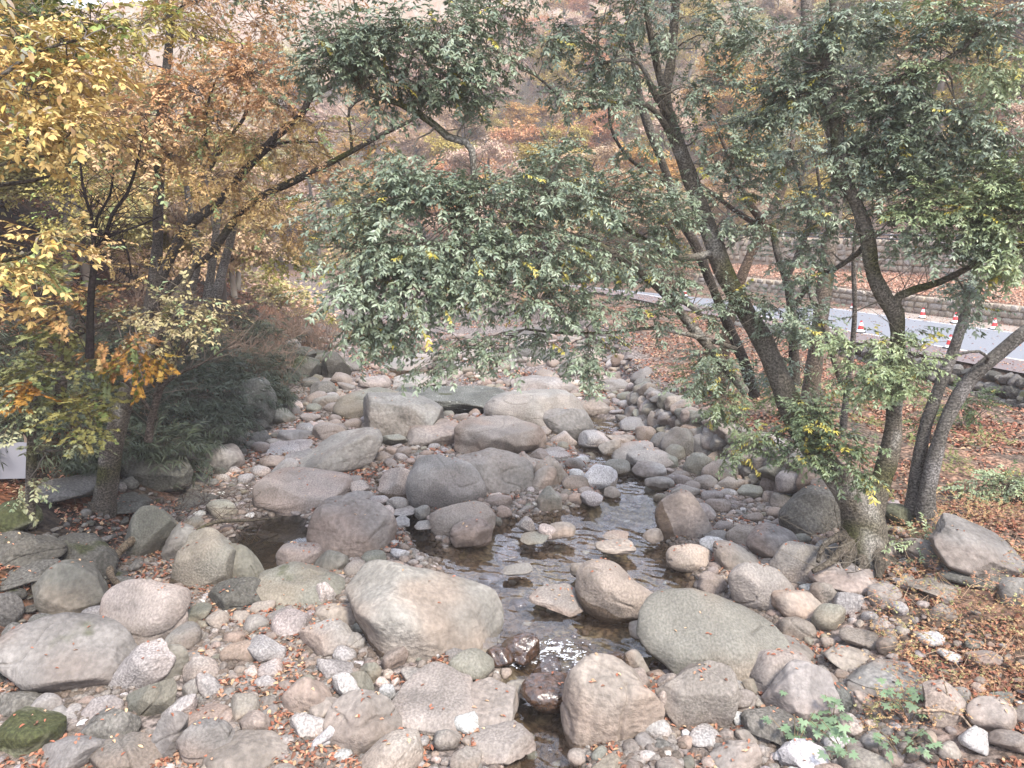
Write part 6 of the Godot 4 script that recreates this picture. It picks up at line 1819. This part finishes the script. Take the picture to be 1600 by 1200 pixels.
func build_undergrowth() -> void:
	# bamboo grass on the shaded bank
	var spots := [[-8.2, 17.5, 1.0], [-9.4, 18.5, 1.3], [-8.0, 19.6, 1.1], [-9.0, 21, 1.4], [-10.6, 20, 1.5], [-8.3, 22.5, 1.2], [-9.6, 23.5, 1.5], [-8.6, 25.5, 1.3], [-10.8, 25, 1.6], [-7.9, 24.2, .9], [-9.4, 16.2, 1.1], [-10.8, 17, 1.3], [-9.0, 28, 1.5], [-10.4, 29, 1.6], [-12.2, 22.5, 1.6], [-12.5, 19, 1.5], [-11, 14.5, 1.1], [-12.3, 15.8, 1.2]]
	var where := ["nearest the thick trunk", "upslope of the thick trunk's neighbour", "at the lichen-covered rock", "in the middle of the thicket", "high in the thicket", "beside the upper bank rocks", "under the pale stems", "at the thicket's upstream end", "uphill at the thicket's upstream end", "leaning over the stony bed", "behind the dark overhanging rock", "behind the cream-leaved shrub", "where the bank bends upstream", "uphill where the bank bends upstream", "under the tall mossy trunk", "uphill behind the small maple", "behind the white board", "high behind the white board"]
	for k in spots.size():
		var q: Array = spots[k]
		var g := gp(q[0], q[1], q[2] * .5)
		bush("bamboo_clump", "dark bamboo grass clump " + where[k], "bamboo", "bamboo grass thicket on the shaded bank", g, Vector3(q[2] * 1.1, q[2] * .8, q[2] * .9), 300, "bamboo", 8)
	bush("leafy_shrub", "bright green shrub at the upstream end of the dry stone wall", "shrub", "", gp(6.1, 23.5, .6), Vector3(1.6, .7, .9), 150, "bush", 8)
	bush("leafy_shrub", "small green shrub in front of the mossy leaning stem", "shrub", "", gp(7.6, 20.4, .7), Vector3(1.1, .7, .7), 90, "bush", 6)
	bush("leafy_shrub", "low yellow-green shrub on the red leaf slope by the slender trunks", "shrub", "", gp(9.7, 14.4, .3), Vector3(1.0, .38, .55), 120, "light", 8)
	bush("leafy_shrub", "green shrub under the rubble wall behind the bare branches", "shrub", "", gp(12.4, 20.5, .6), Vector3(1.3, .6, .6), 90, "bush", 6)
	bush("leafy_shrub", "dull green low shrub beside the pair of slender trunks", "shrub", "", gp(10.4, 18.6, .35), Vector3(.7, .4, .5), 40, "bush", 5)
	bush("leafy_shrub", "small green plant at the foot of the big evergreen's trunk", "shrub", "", gp(7.0, 12.5, .25), Vector3(.45, .25, .3), 26, "light", 5)
	bush("leafy_shrub", "sprouting green tuft on the low brown boulder by the upper pool", "plant", "", gp(2.6, 24.9, .75), Vector3(.4, .25, .3), 14, "light", 4)
	bush("leafy_shrub", "yellow-green bush far up the stream under the evergreen boughs", "shrub", "", gp(-3.2, 46, 1.6), Vector3(2.6, 1.8, 1.5), 240, "lime", 8)
	bush("leafy_shrub", "rust-brown bush beside the far yellow-green bush", "shrub", "", gp(1.8, 45, 1.0), Vector3(2.6, 1.2, 1.5), 160, "maple", 8)
	var bare := [[-9.2, 26.5, 1.5, "where the bamboo ends"], [-10.5, 31, 1.8, "at the bend upstream of the bamboo"], [-9.5, 35, 1.6, "leaning over the far stream bed"], [-12, 27.5, 1.7, "uphill behind the bamboo's end"]]
	for q in bare:
		var o2 := root("bare_shrub")
		tag(o2, "brown tangle of bare twigs " + q[3], "shrub", "bare shrubs on the shaded bank")
		var tws := Sink.new()
		for k in 150:
			var p := gp(q[0] + rr(-.8, .8) * q[2], q[1] + rr(-.8, .8), 0)
			var e: Vector3 = p + Vector3(rr(-.9, .9), rr(.6, 1.3), rr(-.6, .6)) * q[2] * .8
			var m := p.lerp(e, .5) + Vector3(rr(-.2, .2), rr(0, .2), rr(-.2, .2))
			tws.twig([p, m, e], .016, .005, Color(.16, .115, .085))
			for j in 3: tws.twig([m.lerp(e, rr(0, 1)), m.lerp(e, rr(.4, 1)) + Vector3(rr(-.5, .5), rr(-.1, .5), rr(-.4, .4))], .007, .003, Color(.2, .145, .11))
		put("twigs", mesh_of(tws.v, tws.i, tws.c), mats["twig"], o2).set_meta("kind", "stuff")
	# low green growth on the terrace under the trees
	var gx := []
	var gc := []
	for k in 2600:
		var d := rr(14.6, 24)
		var x := rr(tab(RT, d) + .5, 13.5)
		if nz.get_noise_2d(x * 40, d * 40 + 400) < .12 or road_u(x, d) > -.7: continue
		gx.append(Transform3D(aim(Vector3(rr(-1, 1), rr(.1, 1), rr(-1, 1)), Vector3(rr(-.3, .3), 1, rr(-.3, .3)), rr(.4, .8)), gp(x, d, rr(.02, .14))))
		gc.append(Color(.13, .17, .06).lerp(Color(.30, .30, .10), rng.randf()) * rr(.8, 1.1))
	var og := root("ground_greenery")
	tag(og, "low green and yellow-green growth on the terrace under the trees", "", "", "stuff")
	scatter("foliage", spray("lance", 1), mats["leaf_thin"], gx, gc, og)
	# dry ground cover on the near slope
	var xf := [[], []]
	var cols := [[], []]
	var dry := [Color(.50, .29, .15), Color(.44, .23, .14), Color(.54, .37, .18), Color(.38, .20, .13), Color(.36, .34, .15)]
	for k in 6500:
		var d := rr(8.4, 14.2)
		var x := rr(4.4, 10.5)
		var nn := nf.get_noise_2d(x * 60 + 99, d * 60)
		if nn < -.22 + .3 * ss(1.2, 0.0, x - 4.6 - (d - 9.5) * .62) or x < 4.6 + (d - 9.5) * .62: continue
		var q := rng.randi() % 2
		xf[q].append(Transform3D(aim(Vector3(rr(-1, 1), rr(-.1, .9), rr(-1, 1)), Vector3(rr(-.3, .3), 1, rr(-.3, .3)), rr(.28, .5)), gp(x, d, rr(.02, .28))))
		cols[q].append((dry[rng.randi() % 5] as Color) * rr(.75, 1.1))
	var o := root("dry_ground_cover")
	tag(o, "dry orange and yellow low plants covering the near slope", "", "", "stuff")
	for q in 2: scatter("foliage", spray("small", q), mats["leaf_thin"], xf[q], cols[q], o)
	var tw := Sink.new()
	for k in 160:
		var p := gp(rr(5.6, 10), rr(8.4, 12.5), 0)
		tw.twig([p, p + Vector3(rr(-.2, .2), rr(.1, .25), rr(-.2, .2)), p + Vector3(rr(-.5, .5), rr(.1, .4), rr(-.5, .5))], .006, .002, Color(.42, .29, .19))
	put("stems", mesh_of(tw.v, tw.i, tw.c), mats["twig"], o).set_meta("kind", "stuff")
	# green maple seedlings at the corner
	var lf := Sink.new()
	lf.palm(Vector3.ZERO, Vector3(0, 0, 1), Vector3.UP, .15, Color(1, 1, 1))
	var lm := mesh_of(lf.v, lf.i, lf.c)
	var ms := []
	for q in [Color(.105, .17, .085), Color(.14, .21, .11), Color(.09, .14, .075)]:
		var m := mat_leaf(.5, .4, .6)
		m.vertex_color_use_as_albedo = false
		m.albedo_color = (q as Color).linear_to_srgb()
		ms.append(m)
	var at := [[3.5, 8.5, "by the chalky white boulder"], [4.1, 8.3, "in front of the tilted pinkish boulder"], [4.7, 8.3, "beside the pale dead stick"], [4.15, 8.95, "between the flaky slab and the round boulder"], [3.75, 9.5, "against the grey flaky slab"], [5.0, 8.7, "under the round tan boulder"]]
	for k in at.size():
		var p := gp(at[k][0], at[k][1], 0)
		var t := root("maple_seedling")
		tag(t, "green maple seedling " + at[k][2], "seedling", "green maple seedlings at the corner")
		for q in 5:
			var e := p + Vector3(rr(-.45, .45), rr(.25, .6), rr(-.3, .3))
			var a := tube([p, p.lerp(e, .5) + Vector3(0, .06, 0), e], [.008, .006, .003], 5, Color(.16, .12, .07), Color(.16, .12, .07), -1)
			put("stem", mesh_of(a[0], a[1], a[2]), mats["twig"], t)
			for j in 4:
				var b := put("leaf", lm, ms[rng.randi() % 3], t)
				var w := p.lerp(e, rr(.5, 1.0)) + Vector3(rr(-.14, .14), rr(-.03, .05), rr(-.14, .14))
				b.transform = Transform3D(aim(Vector3(rr(-1, 1), rr(-.35, .1), rr(-.6, 1)), Vector3(rr(-.25, .25), 1, rr(-.1, .4)), rr(.65, 1.1)), w)
	var st := root("dead_stick")
	tag(st, "pale forked dead stick lying among dry plants at the corner", "stick")
	var q0 := gp(4.9, 8.6, .3)
	for e in [[Vector3(.9, .05, .1), Vector3(1.6, -.1, .6)], [Vector3(.5, .0, .0), Vector3(.42, .5, -.1)], [Vector3(.6, .02, .1), Vector3(.7, -.3, .5)]]:
		var a := tube([q0, q0 + e[0], q0 + e[1]], [.018, .016, .007], 6, Color(.44, .33, .24), Color(.5, .4, .3), -1)
		put("branch", mesh_of(a[0], a[1], a[2]), mats["bark"], st)

# autumn trees on the hillside and the far banks: six forms, each with trunk, limbs and a crown in loose layers
func hill_tree(seed_: int, h: float, spread: float, n: int, bare: float) -> Array:
	var r := RandomNumberGenerator.new()
	r.seed = seed_
	var s := Sink.new()
	var b: Array = BARK["dark"]
	var ends := []
	var top := Vector3(r.randf_range(-.6, .6), h * .8, r.randf_range(-.6, .6))
	var mid := Vector3(r.randf_range(-.4, .4), h * .4, r.randf_range(-.4, .4))
	s.add(tube([Vector3(0, -.5, 0), mid, top], [h * .022, h * .016, h * .005], 6, b[0], b[1], -.3, .5))
	for k in 11:
		var t := r.randf_range(.28, .95)
		var p := Vector3.ZERO.lerp(mid, t * 2) if t < .5 else mid.lerp(top, t * 2 - 1)
		var ang := k * 2.4 + r.randf_range(-.5, .5)
		var len := spread * (1.15 - t * .7) * r.randf_range(.7, 1.1)
		var e := p + Vector3(cos(ang) * len, len * r.randf_range(.25, .7), sin(ang) * len)
		var m := p.lerp(e, .5) + Vector3(0, len * .12, 0)
		s.twig([p, m, e], h * .007, h * .002, b[0])
		for q in 5:
			var f := m.lerp(e, r.randf_range(0, 1))
			var g := f + Vector3(r.randf_range(-1, 1), r.randf_range(-.1, .6), r.randf_range(-1, 1)) * len * .35
			s.twig([f, g], h * .003, h * .001, b[0])
			ends.append([f, g])
	var xf := []
	for k in int(n * (1 - bare)):
		var e: Array = ends[r.randi() % ends.size()]
		var p: Vector3 = e[0].lerp(e[1], r.randf_range(.3, 1.2)) + Vector3(r.randf_range(-.3, .3), r.randf_range(-.14, .14), r.randf_range(-.3, .3)) * spread * .22
		xf.append(Transform3D(aim(Vector3(r.randf_range(-1, 1), r.randf_range(-.4, .3), r.randf_range(-1, 1)), Vector3(r.randf_range(-.4, .4), 1, r.randf_range(-.4, .4)), r.randf_range(.7, 1.2)), p))
	return [mesh_of(s.v, s.i, s.c), xf]

func build_hill_trees() -> void:
	var forms := []
	for k in 6: forms.append(hill_tree(400 + k, 7.0 + k % 3, 2.8 + .5 * (k % 2), 900, [0.0, 0.15, 0.0, 0.75, 0.3, 0.0][k]))
	var pal := {"yellow": [Color(.46, .33, .07), Color(.36, .30, .08)], "orange": [Color(.48, .24, .06), Color(.44, .30, .09)], "green": [Color(.19, .21, .10), Color(.29, .29, .13)], "lime": [Color(.36, .35, .14), Color(.44, .37, .15)], "pink": [Color(.52, .34, .27), Color(.50, .38, .28)], "red": [Color(.50, .23, .12), Color(.52, .29, .14)], "rust": [Color(.42, .28, .17), Color(.48, .35, .22)]}
	var used := {}
	var placed := []
	var tries := 0
	while placed.size() < 296 and tries < 12000:
		tries += 1
		var d := rr(21, 62) if tries % 5 < 2 else rr(62, 158)
		var az := rr(-.78, .74)
		var x := az * d
		var u := road_u(x, d)
		if u > -1.5 and u < 20.5 and d < 64: continue
		if u < 0 and x > tab(LT, d) - 3.0: continue
		var gap := 1.9 + d * .018
		var bad := false
		for p in placed:
			if Vector2(p.x - x, p.y - d).length() < gap:
				bad = true
				break
		if bad: continue
		placed.append(Vector2(x, d))
		var kind: String
		if az < -.28: kind = ["yellow", "yellow", "orange", "green", "lime", "lime", "yellow", "rust"][rng.randi() % 8]
		elif az < .12: kind = ["pink", "orange", "red", "lime", "pink", "rust", "yellow", "pink"][rng.randi() % 8]
		else: kind = ["yellow", "lime", "rust", "yellow", "pink", "green", "orange", "rust"][rng.randi() % 8]
		var f := rng.randi() % 6
		var o := root("autumn_tree", Vector3(x, ground(x, d), -d))
		var sc := rr(.8, 1.25) * (1.0 if d < 60 else 1.45)
		o.rotation.y = rr(0, TAU)
		o.scale = Vector3.ONE * sc
		put("trunk", forms[f][0], mats["twig"], o)
		var cols := []
		for k in forms[f][1].size(): cols.append((pal[kind][0] as Color).lerp(pal[kind][1], rng.randf()) * rr(.8, 1.15))
		scatter("crown", spray("far", f % 3), mats["leaf_thin"], forms[f][1], cols, o)
		var band := "on the near wooded bank" if d < 45 else ("low on the far slope" if d < 75 else ("up the far slope" if d < 105 else "high on the far slope"))
		var side := "behind the orange crown" if az < -.45 else ("above the dark bamboo bank" if az < -.25 else ("over the evergreen boughs" if az < -.05 else ("behind the mossy stem" if az < .18 else ("past the twisted stem" if az < .42 else "above the guard rail"))))
		var size := "slender" if sc < .9 else ("bushy" if sc < 1.1 else "tall")
		var look: String = ["full", "airy", "rounded", "nearly bare", "thin", "dense"][f]
		var lab := ""
		for more in ["", "leaning ", "crooked ", "lone ", "forked ", "crowded ", "spreading ", "pale-topped ", "ragged "]:
			lab = "%s %s %s%s tree %s, %s" % [size, look, more, kind, band, side]
			if not used.has(lab): break
		used[lab] = true
		tag(o, lab, "tree", "autumn trees on the far slopes")
	print("hill trees ", placed.size())
	# brush that covers the far slopes
	var xf := [[], []]
	var cl := [[], []]
	var tones := [Color(.54, .38, .29), Color(.56, .35, .26), Color(.46, .38, .17), Color(.34, .32, .14), Color(.58, .43, .18), Color(.52, .41, .33)]
	for k in 80000:
		var d := 40.0 + 150.0 * pow(rng.randf(), 1.2)
		var x := rr(-.85, .85) * d
		var u := road_u(x, d)
		if u > -1.0 and u < 19.3 and d < 66: continue
		if u < 0 and x > tab(LT, d) - 1.0: continue
		var nn := nz.get_noise_2d(x * 14, d * 14) * .5 + .5 + rr(-.25, .25)
		if nf.get_noise_2d(x * 12 + 70, d * 12) < -.12: continue
		var q := rng.randi() % 2
		xf[q].append(Transform3D(aim(Vector3(rr(-1, 1), rr(.0, 1.2), rr(-1, 1)), Vector3(rr(-.4, .4), 1, rr(-.4, .4)), rr(.8, 2.0)), Vector3(x, ground(x, d) + rr(.0, .9), -d)))
		cl[q].append((tones[clampi(int(nn * 6), 0, 5)] as Color) * rr(.8, 1.15))
	var ob := root("hillside_brush")
	tag(ob, "low autumn brush in tan, pink and yellow covering the far slopes", "", "", "stuff")
	for q in 2: scatter("foliage", spray("far", q), mats["leaf_thin"], xf[q], cl[q], ob)

func lathe(P: Array, n: int) -> ArrayMesh:
	var v := PackedVector3Array()
	var idx := PackedInt32Array()
	for p in P:
		for k in n: v.append(Vector3(cos(TAU * k / n) * p.x, p.y, sin(TAU * k / n) * p.x))
	for i in P.size() - 1:
		for k in n:
			var a := i * n + k
			var b := i * n + (k + 1) % n
			idx.append_array(PackedInt32Array([a, b, a + n, b, b + n, a + n]))
	return mesh_of(v, idx, PackedColorArray())

func build_cones() -> void:
	var red := mat_plain(Color(.55, .05, .05), .5)
	var white := mat_plain(Color(.78, .78, .78), .5)
	var black := mat_plain(Color(.03, .03, .032), .7)
	var proto := root("traffic_cone")
	var bm := BoxMesh.new()
	bm.size = Vector3(.36, .05, .36)
	put("base", bm, black, proto).position.y = .025
	var prof := [[.05, .15, .17, .125, white], [.17, .33, .125, .088, red], [.33, .46, .088, .057, white], [.46, .54, .057, .036, red]]
	for q in prof:
		put("band", lathe([Vector2(q[2] + .004, q[0]), Vector2(q[3] + .004, q[1])], 16), q[4], proto)
	put("tip", lathe([Vector2(.036, .54), Vector2(.03, .56), Vector2(.001, .565)], 12), black, proto)
	var at := [Vector2(15.25,37.33), Vector2(15.75,34.62), Vector2(17.02,29.69), Vector2(20.35,45.95), Vector2(21.37,43.85), Vector2(21.78,40.80), Vector2(22.17,38.42), Vector2(22.51,35.80), Vector2(11.90,53.20)]
	var names := ["on the near verge, close past the straight trunk", "on the near verge, full in view before the twisted stem", "on the near verge beside the slender trunk", "across the road, close to the straight trunk", "across the road, half hidden by the twisted stem", "across the road, first past the twisted stem", "across the road, next to the slender upright stem", "across the road, in the gap between the slender pair", "far up the road, seen beside the mossy stem"]
	for k in at.size():
		var o: Node3D = proto
		if k:
			o = proto.duplicate()
			o.name = "traffic_cone_%03d" % k
			add_child(o)
		var p: Vector2 = at[k]
		o.position = Vector3(p.x, road_y(p.y) + .036, -p.y)
		o.rotation.y = rr(0, TAU)
		tag(o, "red and white traffic cone " + names[k], "traffic cone", "traffic cones along the road")

func build_board() -> void:
	var o := root("notice_board", gp(-10.05, 14.66, 0))
	tag(o, "blank white sheet on stakes at the dark bank by the sapling", "notice board")
	o.rotation_degrees = Vector3(0, 14, 0)
	var b := BoxMesh.new()
	b.size = Vector3(1.1, .72, .02)
	var s := put("sheet", b, mat_plain(Color(.17, .17, .19), .85), o)
	s.position = Vector3(0, 0.45, 0)
	s.rotation_degrees = Vector3(-14, 0, -3)
	for x in [-.4, .4]:
		var c := BoxMesh.new()
		c.size = Vector3(.05, 1.3, .04)
		put("stake", c, mat_plain(Color(.16, .12, .09), .9), o).position = Vector3(x, .35, -.09)
